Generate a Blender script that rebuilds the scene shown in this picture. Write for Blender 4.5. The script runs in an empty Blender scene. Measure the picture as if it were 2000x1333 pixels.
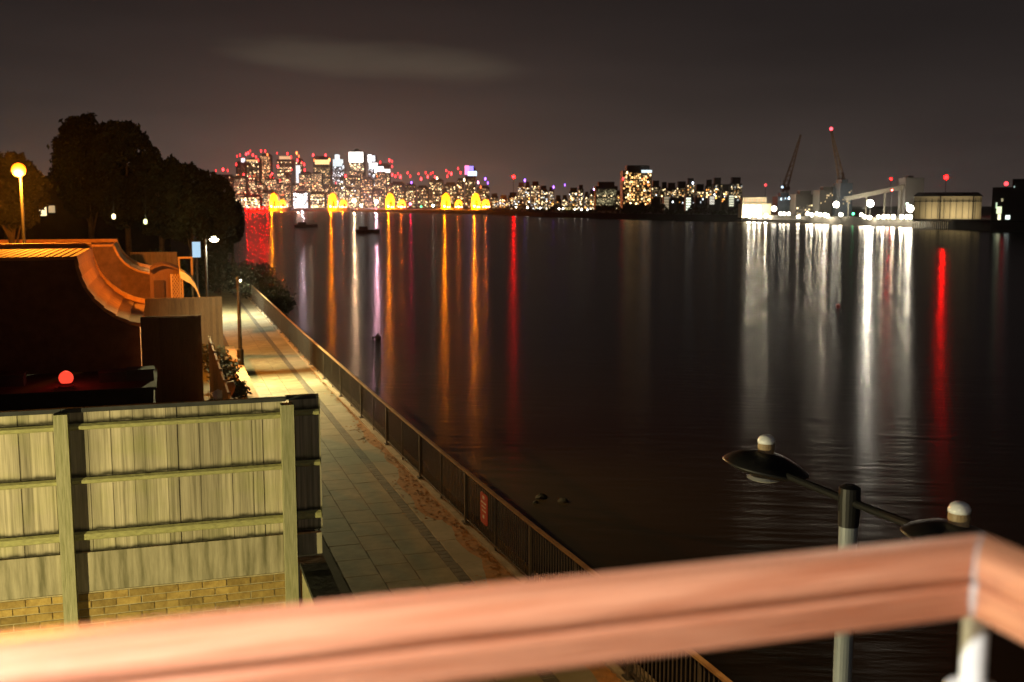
import bpy, math, random
from mathutils import Vector, Matrix
R = math.radians
random.seed(7)
SC = bpy.context.scene
COL = SC.collection

# ------------------------------------------------------------------ camera
F, CX, CY, HY, VX = 2100.0, 1000.0, 666.5, 402.0, 320.0
PITCH = math.atan((CY - HY) / F)
YAW = math.atan((CX - VX) / F * math.cos(PITCH))
CAM = Vector((0, 0, 6.4))
WZ = -3.5                                   # river level
cd = bpy.data.cameras.new('camera'); cam = bpy.data.objects.new('camera', cd); COL.objects.link(cam)
cam.location = CAM; cam.rotation_euler = (math.pi / 2 - PITCH, 0, -YAW)
cd.sensor_width = 36; cd.lens = F / 2000 * 36; cd.clip_start = 0.05; cd.clip_end = 30000
cd.dof.use_dof = True; cd.dof.focus_distance = 10.5; cd.dof.aperture_fstop = 3.2
SC.camera = cam
ROT = cam.rotation_euler.to_matrix()

# ------------------------------------------------------------------ night sky: city glow on low cloud
world = bpy.data.worlds.new('World'); SC.world = world; world.use_nodes = True
def build_world():
    nt = world.node_tree; N = nt.nodes; L = nt.links
    for n in list(N): N.remove(n)
    out = N.new('ShaderNodeOutputWorld')
    tc = N.new('ShaderNodeTexCoord'); sep = N.new('ShaderNodeSeparateXYZ')
    L.new(tc.outputs['Generated'], sep.inputs[0])
    def m(op, a, b=None, c=None):
        n = N.new('ShaderNodeMath'); n.operation = op
        for i, v in enumerate((a, b, c)):
            if v is None: continue
            if isinstance(v, (int, float)): n.inputs[i].default_value = v
            else: L.new(v, n.inputs[i])
        return n.outputs[0]
    def col(v, c):
        n = N.new('ShaderNodeVectorMath'); n.operation = 'SCALE'
        n.inputs[0].default_value = c; L.new(v, n.inputs[3]); return n.outputs[0]
    def add(a, b):
        n = N.new('ShaderNodeVectorMath'); n.operation = 'ADD'
        L.new(a, n.inputs[0]); L.new(b, n.inputs[1]); return n.outputs[0]
    el = m('ARCSINE', sep.outputs[2])
    ela = m('ABSOLUTE', el)
    az = m('ARCTAN2', sep.outputs[0], sep.outputs[1])
    base = col(m('EXPONENT', m('MULTIPLY', ela, -3.2)), (0.0118, 0.0106, 0.0122))
    glow = col(m('EXPONENT', m('MULTIPLY', ela, -9.5)), (0.046, 0.033, 0.026))
    cityaz = YAW + math.atan((640 - CX) / F)
    da = m('SUBTRACT', az, cityaz)
    cg = m('MULTIPLY', m('EXPONENT', m('MULTIPLY', m('MULTIPLY', da, da), -11.0)),
           m('EXPONENT', m('MULTIPLY', ela, -13.0)))
    city = col(cg, (0.085, 0.056, 0.040))
    # one thin cloud bank lit from the city below
    claz = YAW + math.atan((735 - CX) / F); clel = math.atan((HY - 128) / F)
    mp = N.new('ShaderNodeCombineXYZ'); L.new(m('MULTIPLY', az, 6.0), mp.inputs[0]); L.new(m('MULTIPLY', el, 34.0), mp.inputs[1])
    ns = N.new('ShaderNodeTexNoise'); ns.inputs['Scale'].default_value = 1.3; ns.inputs['Detail'].default_value = 5
    L.new(mp.outputs[0], ns.inputs['Vector'])
    dx = m('DIVIDE', m('SUBTRACT', az, claz), 0.150)
    tilt = m('MULTIPLY', m('SUBTRACT', az, claz), -0.055)
    dy = m('DIVIDE', m('SUBTRACT', m('SUBTRACT', el, clel), tilt), 0.0215)
    rr = m('ADD', m('MULTIPLY', dx, dx), m('MULTIPLY', dy, dy))
    k = m('SUBTRACT', m('ADD', m('MULTIPLY', ns.outputs['Fac'], 1.5), 0.42), rr)
    kk = N.new('ShaderNodeMapRange'); kk.interpolation_type = 'SMOOTHSTEP'
    L.new(k, kk.inputs['Value']); kk.inputs['From Min'].default_value = 0.15; kk.inputs['From Max'].default_value = 1.3
    cl = col(kk.outputs[0], (0.030, 0.026, 0.0165))
    # faint large-scale unevenness of the overcast
    mp2 = N.new('ShaderNodeCombineXYZ'); L.new(m('MULTIPLY', az, 2.5), mp2.inputs[0]); L.new(m('MULTIPLY', el, 16.0), mp2.inputs[1])
    n2 = N.new('ShaderNodeTexNoise'); n2.inputs['Scale'].default_value = 1.6; n2.inputs['Detail'].default_value = 4
    L.new(mp2.outputs[0], n2.inputs['Vector'])
    var = m('ADD', m('MULTIPLY', n2.outputs['Fac'], 0.5), 0.75)
    tot = add(add(base, glow), add(city, cl))
    vs = N.new('ShaderNodeVectorMath'); vs.operation = 'SCALE'; L.new(tot, vs.inputs[0]); L.new(var, vs.inputs[3])
    bg = N.new('ShaderNodeBackground'); L.new(vs.outputs[0], bg.inputs[0]); bg.inputs[1].default_value = 1.0
    sky = N.new('ShaderNodeTexSky'); sky.sky_type = 'NISHITA'; sky.sun_disc = False
    sky.sun_elevation = R(-7); sky.sun_rotation = R(300)
    bg2 = N.new('ShaderNodeBackground'); L.new(sky.outputs[0], bg2.inputs[0]); bg2.inputs[1].default_value = 0.05
    ad = N.new('ShaderNodeAddShader'); L.new(bg.outputs[0], ad.inputs[0]); L.new(bg2.outputs[0], ad.inputs[1])
    L.new(ad.outputs[0], out.inputs[0])
build_world()
vs_ = SC.view_settings
vs_.view_transform = 'Standard'; vs_.look = 'None'; vs_.exposure = 0; vs_.gamma = 1; vs_.use_curve_mapping = False
SC.render.engine = 'CYCLES'
cy = SC.cycles
cy.use_denoising = True; cy.denoiser = 'OPENIMAGEDENOISE'
cy.max_bounces = 6; cy.diffuse_bounces = 3; cy.glossy_bounces = 3; cy.transparent_max_bounces = 6
cy.sample_clamp_indirect = 4.0; cy.sample_clamp_direct = 0.0; cy.caustics_reflective = False; cy.caustics_refractive = False
cy.use_light_tree = True

# ------------------------------------------------------------------ pixel rays -> places
def ray(x, y): return ROT @ Vector(((x - CX) / F, (CY - y) / F, -1.0))
def PY(x, y, Y):                 # point seen at (x, y) that stands Y metres along the path
    d = ray(x, y); return CAM + d * (Y / d.y)
def PD(x, y, d): return CAM + ray(x, y) * d          # at axial distance d
def PZ(x, y, z=0.0):
    d = ray(x, y); return CAM + d * ((z - CAM.z) / d.z)
def ord_(i): return ['first','second','third','fourth','fifth','sixth','seventh','eighth','ninth','tenth','eleventh','twelfth','thirteenth','fourteenth','fifteenth','sixteenth','seventeenth','eighteenth','nineteenth','twentieth','twenty-first','twenty-second','twenty-third','twenty-fourth','twenty-fifth','twenty-sixth','twenty-seventh','twenty-eighth','twenty-ninth','thirtieth'][i]

# ------------------------------------------------------------------ materials
MATS = {}
def mat(name, c, rough=0.8, c2=None, scale=6.0, stretch=(1, 1, 1), bump=0.0, detail=5.0, metal=0.0, rnd=0.0, spec=0.3, obj=False):
    if name in MATS: return MATS[name]
    m = bpy.data.materials.new(name); m.use_nodes = True; nt = m.node_tree; N = nt.nodes; L = nt.links
    b = N['Principled BSDF']; b.inputs['Roughness'].default_value = rough; b.inputs['Metallic'].default_value = metal
    b.inputs['Specular IOR Level'].default_value = spec
    c2 = c2 or tuple(v * 0.6 for v in c)
    tc = N.new('ShaderNodeTexCoord'); mp = N.new('ShaderNodeMapping'); mp.inputs['Scale'].default_value = stretch
    geo = N.new('ShaderNodeNewGeometry')
    L.new(tc.outputs['Object'] if obj else geo.outputs['Position'], mp.inputs['Vector'])
    ns = N.new('ShaderNodeTexNoise'); ns.inputs['Scale'].default_value = scale; ns.inputs['Detail'].default_value = detail
    ns.inputs['Roughness'].default_value = 0.62
    L.new(mp.outputs[0], ns.inputs['Vector'])
    rp = N.new('ShaderNodeValToRGB'); rp.color_ramp.elements[0].position = 0.32; rp.color_ramp.elements[1].position = 0.68
    rp.color_ramp.elements[0].color = (*c2, 1); rp.color_ramp.elements[1].color = (*c, 1)
    L.new(ns.outputs['Fac'], rp.inputs[0]); last = rp.outputs[0]
    if rnd:
        oi = N.new('ShaderNodeObjectInfo'); hs = N.new('ShaderNodeHueSaturation')
        mr = N.new('ShaderNodeMapRange'); mr.inputs['To Min'].default_value = 1 - rnd; mr.inputs['To Max'].default_value = 1 + rnd
        L.new(oi.outputs['Random'], mr.inputs['Value']); L.new(mr.outputs[0], hs.inputs['Value']); L.new(last, hs.inputs['Color']); last = hs.outputs[0]
    L.new(last, b.inputs['Base Color'])
    if bump:
        bp = N.new('ShaderNodeBump'); bp.inputs['Strength'].default_value = bump; bp.inputs['Distance'].default_value = 0.02
        L.new(ns.outputs['Fac'], bp.inputs['Height']); L.new(bp.outputs[0], b.inputs['Normal'])
    m['nodes_ready'] = 1
    MATS[name] = m; return m
def emit(name, c, s, sample=True):
    if name in MATS: return MATS[name]
    m = bpy.data.materials.new(name); m.use_nodes = True; N = m.node_tree.nodes; L = m.node_tree.links
    b = N['Principled BSDF']; b.inputs['Base Color'].default_value = (0.05, 0.05, 0.05, 1)
    b.inputs['Emission Color'].default_value = (*c, 1); b.inputs['Emission Strength'].default_value = s
    if not sample: m.cycles.emission_sampling = 'NONE'
    MATS[name] = m; return m

# ------------------------------------------------------------------ mesh collecting
ICO = None
class MB:
    def __init__(s): s.v = []; s.f = []
    def add(s, vs, fs):
        o = len(s.v); s.v += [tuple(p) for p in vs]; s.f += [tuple(i + o for i in f) for f in fs]; return s
    def box(s, c, d, rz=0.0):
        c = Vector(c); h = Vector(d) / 2; m = Matrix.Rotation(rz, 3, 'Z')
        vs = [c + m @ Vector((x * h.x, y * h.y, z * h.z)) for x in (-1, 1) for y in (-1, 1) for z in (-1, 1)]
        return s.add(vs, [(0, 1, 3, 2), (4, 6, 7, 5), (0, 4, 5, 1), (2, 3, 7, 6), (0, 2, 6, 4), (1, 5, 7, 3)])
    def bx(s, x0, x1, y0, y1, z0, z1): return s.box(((x0+x1)/2, (y0+y1)/2, (z0+z1)/2), (abs(x1-x0), abs(y1-y0), abs(z1-z0)))
    def tube(s, a, b, r0, r1=None, n=8, cap=True):
        a = Vector(a); b = Vector(b); r1 = r0 if r1 is None else r1
        d = (b - a).normalized(); u = d.orthogonal().normalized(); w = d.cross(u)
        vs = []
        for p, r in ((a, r0), (b, r1)):
            for i in range(n):
                t = 2 * math.pi * i / n; vs.append(p + (u * math.cos(t) + w * math.sin(t)) * r)
        fs = [(i, (i+1) % n, n + (i+1) % n, n + i) for i in range(n)]
        if cap: fs += [tuple(range(n))[::-1], tuple(range(n, 2*n))]
        return s.add(vs, fs)
    def bar(s, a, b, w, h):                      # rectangular bar, h vertical-ish
        a = Vector(a); b = Vector(b); d = (b - a).normalized()
        side = d.cross(Vector((0, 0, 1)))
        side = side.normalized() if side.length > 1e-4 else Vector((1, 0, 0))
        up = side.cross(d).normalized(); vs = []
        for p in (a, b):
            for i, j in ((-1, -1), (1, -1), (1, 1), (-1, 1)): vs.append(p + side * i * w / 2 + up * j * h / 2)
        return s.add(vs, [(0, 1, 2, 3)[::-1], (4, 5, 6, 7), (0, 1, 5, 4), (1, 2, 6, 5), (2, 3, 7, 6), (3, 0, 4, 7)])
    def lathe(s, c, prof, n=20):                 # prof: (r, z) from bottom to top
        c = Vector(c); vs = []; fs = []
        for r, z in prof:
            for i in range(n):
                t = 2 * math.pi * i / n; vs.append(c + Vector((r * math.cos(t), r * math.sin(t), z)))
        for k in range(len(prof) - 1):
            for i in range(n):
                fs.append((k*n + i, k*n + (i+1) % n, (k+1)*n + (i+1) % n, (k+1)*n + i))
        fs.append(tuple(range(n))[::-1]); fs.append(tuple(range((len(prof)-1)*n, len(prof)*n)))
        return s.add(vs, fs)
    def ball(s, c, r, n=10, k=7, sz=1.0):
        return s.lathe(c, [(max(r * math.sin(math.pi * i / k), r * 0.02), -r * sz * math.cos(math.pi * i / k)) for i in range(k + 1)], n)
    def prism(s, pts, y0, y1):                   # closed profile [(x, z)] extruded along Y
        n = len(pts); vs = [(x, y0, z) for x, z in pts] + [(x, y1, z) for x, z in pts]
        return s.add(vs, [tuple(range(n)), tuple(range(n, 2*n))[::-1]] + [(i, n + i, n + (i+1) % n, (i+1) % n) for i in range(n)])
    def build(s, name, m, parent=None, smooth=False, loc=None):
        me = bpy.data.meshes.new(name); me.from_pydata(s.v, [], s.f); me.update()
        me.materials.append(m)
        import bmesh
        if len(s.f) < 4000:
            bm = bmesh.new(); bm.from_mesh(me); bmesh.ops.recalc_face_normals(bm, faces=bm.faces); bm.to_mesh(me); bm.free()
        if smooth:
            for p in me.polygons: p.use_smooth = True
        o = bpy.data.objects.new(name, me); COL.objects.link(o)
        if loc: o.location = loc
        if parent: o.parent = parent
        return o
def tag(o, label=None, cat=None, group=None, kind=None):
    for k, v in (('label', label), ('category', cat), ('group', group), ('kind', kind)):
        if v: o[k] = v
    return o
def thing(name, label, cat, group=None, loc=(0, 0, 0), rz=0.0):
    o = bpy.data.objects.new(name, None); COL.objects.link(o); o.location = loc; o.rotation_euler = (0, 0, rz)
    o.empty_display_size = 0.2
    return tag(o, label, cat, group)
def lamp(kind, loc, energy, c, parent=None, radius=0.1, spot=None, aim=None, name='lamp_light'):
    l = bpy.data.lights.new(name, kind); l.energy = energy; l.color = c; l.shadow_soft_size = radius
    o = bpy.data.objects.new(name, l); COL.objects.link(o); o.location = loc
    if spot: l.spot_size = R(spot); l.spot_blend = 0.6
    if aim is not None: o.rotation_euler = (Vector(aim) - Vector(loc)).to_track_quat('-Z', 'Y').to_euler()
    if parent: o.parent = parent
    return o
def share(name, me, parent, loc=(0, 0, 0), rot=(0, 0, 0), sc=(1, 1, 1)):
    o = bpy.data.objects.new(name, me); COL.objects.link(o); o.location = loc; o.rotation_euler = rot; o.scale = sc
    if parent: o.parent = parent
    return o

# ================================================================== LARGE STRUCTURE
def railx(Y):                                   # river railing line, very slightly bent as in the photograph
    P = [(-30, 6.3), (0, 6.0), (14, 5.72), (17, 5.62), (22, 5.52), (27, 5.46), (36, 5.41), (45, 5.36), (75, 5.38), (130, 6.2)]
    for (a, x0), (b, x1) in zip(P, P[1:]):
        if Y <= b: return x0 + (x1 - x0) * (Y - a) / (b - a)
    return P[-1][1]
M_ground = mat('earth', (0.07, 0.06, 0.045), 0.95, (0.035, 0.035, 0.02), 1.2, bump=0.4)
M_pave = mat('paving_slab', (0.27, 0.245, 0.155), 0.8, (0.145, 0.13, 0.08), 2.6, bump=0.15, rnd=0.13)
M_pave2 = mat('paving_edge', (0.34, 0.32, 0.26), 0.8, (0.20, 0.19, 0.145), 2.2, bump=0.15, rnd=0.12)
M_gap = mat('paving_joint', (0.09, 0.082, 0.06), 0.95, (0.035, 0.03, 0.025), 8)
M_leaf_dirt = mat('leaf_dirt', (0.36, 0.18, 0.06), 0.95, (0.22, 0.125, 0.05), 5.5, bump=0.8)
M_wallstone = mat('river_wall_stone', (0.14, 0.12, 0.09), 0.9, (0.07, 0.06, 0.04), 1.5, bump=0.5)

g = MB()                                        # left bank: land sheet with its river wall face
edge = [(railx(y) + 0.35, y) for y in (-30, 0, 15, 20, 36, 45, 60, 75)] + [(6.9, 130), (4, 300), (-30, 700), (-300, 1500)]
vs = [(x, y, -0.02) for x, y in edge] + [(-900, y, -0.02) for x, y in edge]
n = len(edge); g.add(vs, [(i, i + 1, n + i + 1, n + i) for i in range(n - 1)])
tag(g.build('ground', M_ground), kind='structure')
g = MB(); vs = [(x, y, -0.02) for x, y in edge] + [(x + .4, y, -6) for x, y in edge]
g.add(vs, [(i, n + i, n + i + 1, i + 1) for i in range(n - 1)])
tag(g.build('river_wall', M_wallstone), kind='structure')

# river
def water_mat():
    m = bpy.data.materials.new('river_water'); m.use_nodes = True; N = m.node_tree.nodes; L = m.node_tree.links
    b = N['Principled BSDF']; b.inputs['Base Color'].default_value = (0.03, 0.02, 0.011, 1)
    b.inputs['IOR'].default_value = 1.33; b.inputs['Roughness'].default_value = 0.205; b.inputs['Anisotropic'].default_value = 0.7
    tg = N.new('ShaderNodeCombineXYZ'); tg.inputs[0].default_value = math.sin(YAW); tg.inputs[1].default_value = math.cos(YAW); L.new(tg.outputs[0], b.inputs['Tangent'])
    b.inputs['Specular IOR Level'].default_value = 0.5
    geo = N.new('ShaderNodeNewGeometry')
    mr = N.new('ShaderNodeMapping'); mr.inputs['Rotation'].default_value = (0, 0, YAW + R(6)); L.new(geo.outputs['Position'], mr.inputs[0])
    mp = N.new('ShaderNodeMapping'); mp.inputs['Scale'].default_value = (0.22, 1.0, 1); L.new(mr.outputs[0], mp.inputs[0])
    n1 = N.new('ShaderNodeTexNoise'); n1.inputs['Scale'].default_value = 1.9; n1.inputs['Detail'].default_value = 3
    n2 = N.new('ShaderNodeTexNoise'); n2.inputs['Scale'].default_value = 0.16; n2.inputs['Detail'].default_value = 2
    L.new(mp.outputs[0], n1.inputs['Vector']); L.new(mp.outputs[0], n2.inputs['Vector'])
    a = N.new('ShaderNodeMath'); a.operation = 'MULTIPLY_ADD'; a.inputs[1].default_value = 1.2
    L.new(n2.outputs['Fac'], a.inputs[0]); L.new(n1.outputs['Fac'], a.inputs[2])
    bp = N.new('ShaderNodeBump'); bp.inputs['Strength'].default_value = 0.6; bp.inputs['Distance'].default_value = 0.032
    L.new(a.outputs[0], bp.inputs['Height']); L.new(bp.outputs[0], b.inputs['Normal'])
    return m
g = MB(); g.add([(-3000, -200, WZ), (9000, -200, WZ), (9000, 12000, WZ), (-3000, 12000, WZ)], [(0, 1, 2, 3)])
tag(g.build('river', water_mat()), kind='structure')

# foreshore of mud sloping under the water
M_mud = mat('foreshore_mud', (0.10, 0.068, 0.034), 0.6, (0.06, 0.042, 0.022), 0.8, bump=0.8, spec=0.4)
def shore_z(x): return -3.30 - 0.35 * ((x - 6.0) / 5.0) if x > 6.0 else -3.30
g = MB(); nx, ny = 26, 60
for j in range(ny + 1):
    for i in range(nx + 1):
        x = 5.7 + i * 0.85; y = 2 + j * 1.4
        fade = max(0.0, (y - 50) / 36.0) * 0.9
        g.v.append((x, y, shore_z(x) - fade + 0.06 * math.sin(x * 1.7 + y * .6) * math.sin(y * 1.1 - x * .4) + random.uniform(-.015, .015)))
for j in range(ny):
    for i in range(nx):
        a = j * (nx + 1) + i; g.f.append((a, a + 1, a + nx + 2, a + nx + 1))
def wet(m):
    N = m.node_tree.nodes; L = m.node_tree.links; b = N['Principled BSDF']
    geo = N.new('ShaderNodeNewGeometry'); sp = N.new('ShaderNodeSeparateXYZ'); L.new(geo.outputs['Position'], sp.inputs[0])
    mr = N.new('ShaderNodeMapRange'); mr.interpolation_type = 'SMOOTHSTEP'; mr.inputs['From Min'].default_value = WZ - .02; mr.inputs['From Max'].default_value = -3.25
    L.new(sp.outputs[2], mr.inputs[0])
    mx = N.new('ShaderNodeMix'); mx.data_type = 'RGBA'; old = b.inputs['Base Color'].links[0].from_socket
    L.new(mr.outputs[0], mx.inputs[0]); mx.inputs[6].default_value = (.012, .009, .006, 1); L.new(old, mx.inputs[7]); L.new(mx.outputs[2], b.inputs['Base Color'])
    m2 = N.new('ShaderNodeMapRange'); m2.inputs['To Min'].default_value = .25; m2.inputs['To Max'].default_value = .7
    L.new(mr.outputs[0], m2.inputs[0]); L.new(m2.outputs[0], b.inputs['Roughness'])
wet(M_mud)
tag(g.build('foreshore', M_mud, smooth=True), kind='structure')

# far bank of the river, its wall following the waterline of the photograph
M_far = mat('far_bank_earth', (0.03, 0.028, 0.022), 0.95, (0.018, 0.016, 0.012), 0.05)
wl = [(300, 411), (560, 412), (720, 414), (950, 419), (1060, 424), (1250, 429), (1450, 433), (1640, 439), (1800, 445), (1940, 452), (2300, 462)]
pts = [PZ(x, y, WZ) for x, y in wl]
g = MB(); n = len(pts)
top = [Vector((p.x, p.y, 0.5)) for p in pts]
back = [CAM + (p - CAM) * 1.0 for p in pts]
for i, p in enumerate(pts):
    d = Vector((p.x, p.y, 0)).normalized(); back[i] = Vector((p.x, p.y, 0.5)) + d * 7000
g.add([(p.x, p.y, WZ - 1) for p in pts] + top + back, [(i, i+1, n+i+1, n+i) for i in range(n-1)] + [(n+i, n+i+1, 2*n+i+1, 2*n+i) for i in range(n-1)])
tag(g.build('far_bank', M_far), kind='structure')
def bank_d(x):                                   # axial distance of the far waterline under column x
    for (a, y0), (b, y1) in zip(wl, wl[1:]):
        if x <= b:
            y = y0 + (y1 - y0) * (x - a) / (b - a); break
    p = PZ(x, y, WZ) - CAM
    return -(ROT.inverted() @ p).z

# ---- the riverside path: slabs laid one by one where they can be told apart
def path_shift(Y): return (railx(Y) - 5.42) * 0.5
PATH_L = 2.63
g = MB(); ys = list(range(-6, 131, 4))
for y in ys: g.v += [(PATH_L + path_shift(y), y, 0.0), (railx(y) + 0.33, y, 0.0)]
for i in range(len(ys) - 1): g.f.append((2*i, 2*i+1, 2*i+3, 2*i+2))
path = tag(g.build('path', M_gap), kind='structure')
def slab_mesh(w, l, name, m):
    b = MB(); h = 0.012; e = 0.006
    vs = [(-w/2, -l/2, 0), (w/2, -l/2, 0), (w/2, l/2, 0), (-w/2, l/2, 0)]
    vt = [(-w/2+e, -l/2+e, h), (w/2-e, -l/2+e, h), (w/2-e, l/2-e, h), (-w/2+e, l/2-e, h)]
    b.add(vs + vt, [(4, 5, 6, 7), (0, 1, 5, 4), (1, 2, 6, 5), (2, 3, 7, 6), (3, 0, 4, 7)])
    me = bpy.data.meshes.new(name); me.from_pydata(b.v, [], b.f); me.materials.append(m); return me
SL = [slab_mesh(0.61, 0.89, 'paving_slab', M_pave), slab_mesh(0.62, 1.33, 'edge_slab', M_pave2)]
rest = MB(); rest2 = MB()
def put_slab(kind, x, y, k, w, l):
    if y < 33:
        o = share('paving_slab' if kind == 0 else 'edge_slab', SL[kind], path, (x, y, 0.004 + random.uniform(0, .003)),
                  (random.uniform(-.003, .003), random.uniform(-.004, .004), random.uniform(-.004, .004)))
    else: (rest if kind == 0 else rest2).bx(x - w/2, x + w/2, y - l/2, y + l/2, 0.004, 0.015 + random.uniform(0, .003))
for c in range(3):
    y = 4.0 + (0.45 if c == 1 else 0.0)
    while y < 110:
        put_slab(0, PATH_L + 0.31 + c * 0.62 + path_shift(y), y, c, 0.61, 0.89); y += 0.90
y = 4.0
while y < 110:
    put_slab(1, 5.01 + path_shift(y), y, 0, 0.62, 1.33); y += 1.345
def stain(m):
    N = m.node_tree.nodes; L = m.node_tree.links; b = N['Principled BSDF']; old = b.inputs['Base Color'].links[0].from_socket
    geo = N.new('ShaderNodeNewGeometry'); ns = N.new('ShaderNodeTexNoise'); ns.inputs['Scale'].default_value = .55; ns.inputs['Detail'].default_value = 6
    L.new(geo.outputs['Position'], ns.inputs['Vector'])
    mr = N.new('ShaderNodeMapRange'); mr.inputs['From Min'].default_value = .35; mr.inputs['From Max'].default_value = .7; mr.inputs['To Max'].default_value = .75
    L.new(ns.outputs['Fac'], mr.inputs[0]); mx = N.new('ShaderNodeMix'); mx.data_type = 'RGBA'
    L.new(mr.outputs[0], mx.inputs[0]); L.new(old, mx.inputs[6]); mx.inputs[7].default_value = (.105, .10, .05, 1); L.new(mx.outputs[2], b.inputs['Base Color'])
stain(M_pave); stain(M_pave2)
rs = rest.build('distant_slabs', M_pave, path); rs['kind'] = 'stuff'
rs = rest2.build('distant_edge_slabs', M_pave2, path); rs['kind'] = 'stuff'
# drainage channel of dark setts between the slabs and the edging
M_sett = mat('dark_sett', (0.10, 0.095, 0.08), 0.8, (0.05, 0.047, 0.04), 5, bump=0.3, rnd=0.2)
me_sett = slab_mesh(0.19, 0.19, 'drain_sett', M_sett)
far_sett = MB(); y = 12.0; k = 0
while y < 80:
    for c in range(1):
        x = 4.59 + path_shift(y)
        if y < 36: share('drain_sett', me_sett, path, (x, y, 0.002 + random.uniform(0, .003)), (0, 0, random.uniform(-.02, .02)))
        else: far_sett.bx(x - .095, x + .095, y - .095, y + .095, .002, .012)
    y += 0.205
rs = far_sett.build('distant_setts', M_sett, path); rs['kind'] = 'stuff'
# concrete upstand under the railing and leaf litter blown against it
M_kerb = mat('upstand_concrete', (0.33, 0.29, 0.22), 0.85, (0.2, 0.17, 0.12), 3, bump=0.2)
g = MB(); ys = [i * 3 - 6 for i in range(0, 42)]
for y0, y1 in zip(ys, ys[1:]):
    a, b = railx(y0), railx(y1)
    g.add([(a-.10, y0, 0), (a+.30, y0, 0), (a+.30, y0, .07), (a-.10, y0, .07), (b-.10, y1, 0), (b+.30, y1, 0), (b+.30, y1, .07), (b-.10, y1, .07)],
          [(3, 2, 6, 7), (0, 3, 7, 4), (1, 5, 6, 2)])
tag(g.build('kerb', M_kerb), kind='structure')
lit = MB(); rr = random.Random(3)
for i in range(1100):
    y = 9 + 33 * rr.random() ** 1.5
    w = 0.50 + 0.30 * math.sin(y * 0.9) + 0.12 * math.sin(y * 2.7)
    if y > 24: w *= max(0.15, (42 - y) / 18)
    x = railx(y) - 0.11 - abs(rr.gauss(0, 0.5)) * max(.1, w)
    if x < railx(y) - 1.3: continue
    s = rr.uniform(.025, .06); a = rr.uniform(0, 6.28); z = 0.018 + rr.uniform(0, .02)
    dx, dy = math.cos(a) * s, math.sin(a) * s
    lit.add([(x-dx, y-dy, z), (x+dy*.5, y-dx*.5, z+rr.uniform(0, .02)), (x+dx, y+dy, z+.004), (x-dy*.5, y+dx*.5, z+rr.uniform(0, .02))], [(0, 1, 2, 3)])
tag(lit.build('leaf_litter', M_leaf_dirt), 'rusty brown fallen leaves drifted along the foot of the river railing', 'leaves', kind='stuff')
dirt = MB(); ny = 70                             # the packed dirt under the leaves, ragged inner edge
for j in range(ny + 1):
    y = 6 + j * 0.42
    w = 0.42 + 0.14 * math.sin(y * .9) + .09 * math.sin(y * 2.7) + rr.uniform(-.05, .05)
    if y > 22: w *= max(0.05, (36 - y) / 14)
    dirt.v += [(railx(y) - 0.10 - w, y, 0.019), (railx(y) - 0.10, y, 0.021)]
for j in range(ny): dirt.f.append((2*j, 2*j+1, 2*j+3, 2*j+2))
tag(dirt.build('dirt', M_leaf_dirt), 'strip of orange brown dirt along the foot of the river railing', 'dirt', kind='stuff')

# ================================================================== RIVER RAILING
M_rail = mat('railing_paint', (0.045, 0.04, 0.035), 0.5, (0.03, 0.027, 0.022), 8, spec=0.5)
M_toprail = mat('railing_top', (0.36, 0.24, 0.12), 0.45, (0.19, 0.11, 0.05), 2.5, spec=0.5)
t = thing('river_railing', 'long dark metal railing with thin bars between the path and the river', 'railing')
RY0, RY1, ST = 5.1, 74.0, 1.9
ys = []; y = RY0
while y < RY1: ys.append(y); y += ST
for y0, y1 in zip(ys, ys[1:]):
    a, b = Vector((railx(y0), y0, 0)), Vector((railx(y1), y1, 0))
    z = Vector((0, 0, 1))
    MB().bar(a + z * 1.12, b + z * 1.12, 0.065, 0.04).build('top_rail', M_toprail, t)
    MB().bar(a + z * 0.16, b + z * 0.16, 0.04, 0.03).build('bottom_rail', M_rail, t)
    bars = MB(); nb = 17
    for k in range(1, nb):
        p = a.lerp(b, k / nb); bars.box((p.x, p.y, 0.63), (0.014, 0.014, 0.92))
    o = bars.build('thin_bars', M_rail, t); o['kind'] = 'stuff'
for i, y in enumerate(ys):
    big = i % 2 == 0
    x = railx(y); b = MB()
    if big: b.box((x, y, 0.59), (0.07, 0.07, 1.04)); b.box((x, y, 0.085), (0.16, 0.16, 0.025))
    else: b.box((x, y, 0.59), (0.035, 0.035, 1.04))
    b.build('post', M_rail, t)
# red notice on the railing
M_red = mat('sign_red', (0.55, 0.035, 0.02), 0.4, (0.42, 0.03, 0.02), 4, spec=0.5)
M_white = mat('sign_white', (0.8, 0.8, 0.78), 0.5, (0.7, 0.7, 0.68), 5)
p = PZ(950, 1068, 0.05)
t = thing('warning_sign', 'red warning notice with white marks fixed to the river railing', 'sign', loc=(p.x - 0.06, p.y - .05, 0))
b = MB(); sw, sh = 0.44, 0.58                    # plate faces the path, local -X
prof = []
for cx_, cz_, a0 in ((sw/2-.06, sh/2-.06, 0), (-sw/2+.06, sh/2-.06, 90), (-sw/2+.06, -sh/2+.06, 180), (sw/2-.06, -sh/2+.06, 270)):
    for k in range(5):
        aa = R(a0 + k * 22.5); prof.append((cx_ + .06 * math.cos(aa), cz_ + .06 * math.sin(aa)))
n = len(prof); vs = [(-.008, u, 0.80 + v) for u, v in prof] + [(.008, u, .80 + v) for u, v in prof]
b.add(vs, [tuple(range(n)), tuple(range(n, 2*n))[::-1]] + [(i, n+i, n+(i+1) % n, (i+1) % n) for i in range(n)])
b.build('plate', M_red, t)
MB().bx(-.012, -.0085, -.06, .06, 0.985, 1.045).build('symbol', M_white, t)
for k, (u0, u1) in enumerate(((-.16, .15), (-.13, .12), (-.15, .10))):
    MB().bx(-.012, -.0085, u0, u1, 0.90 - k * .075, 0.925 - k * .075).build('text_line', M_white, t)
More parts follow.
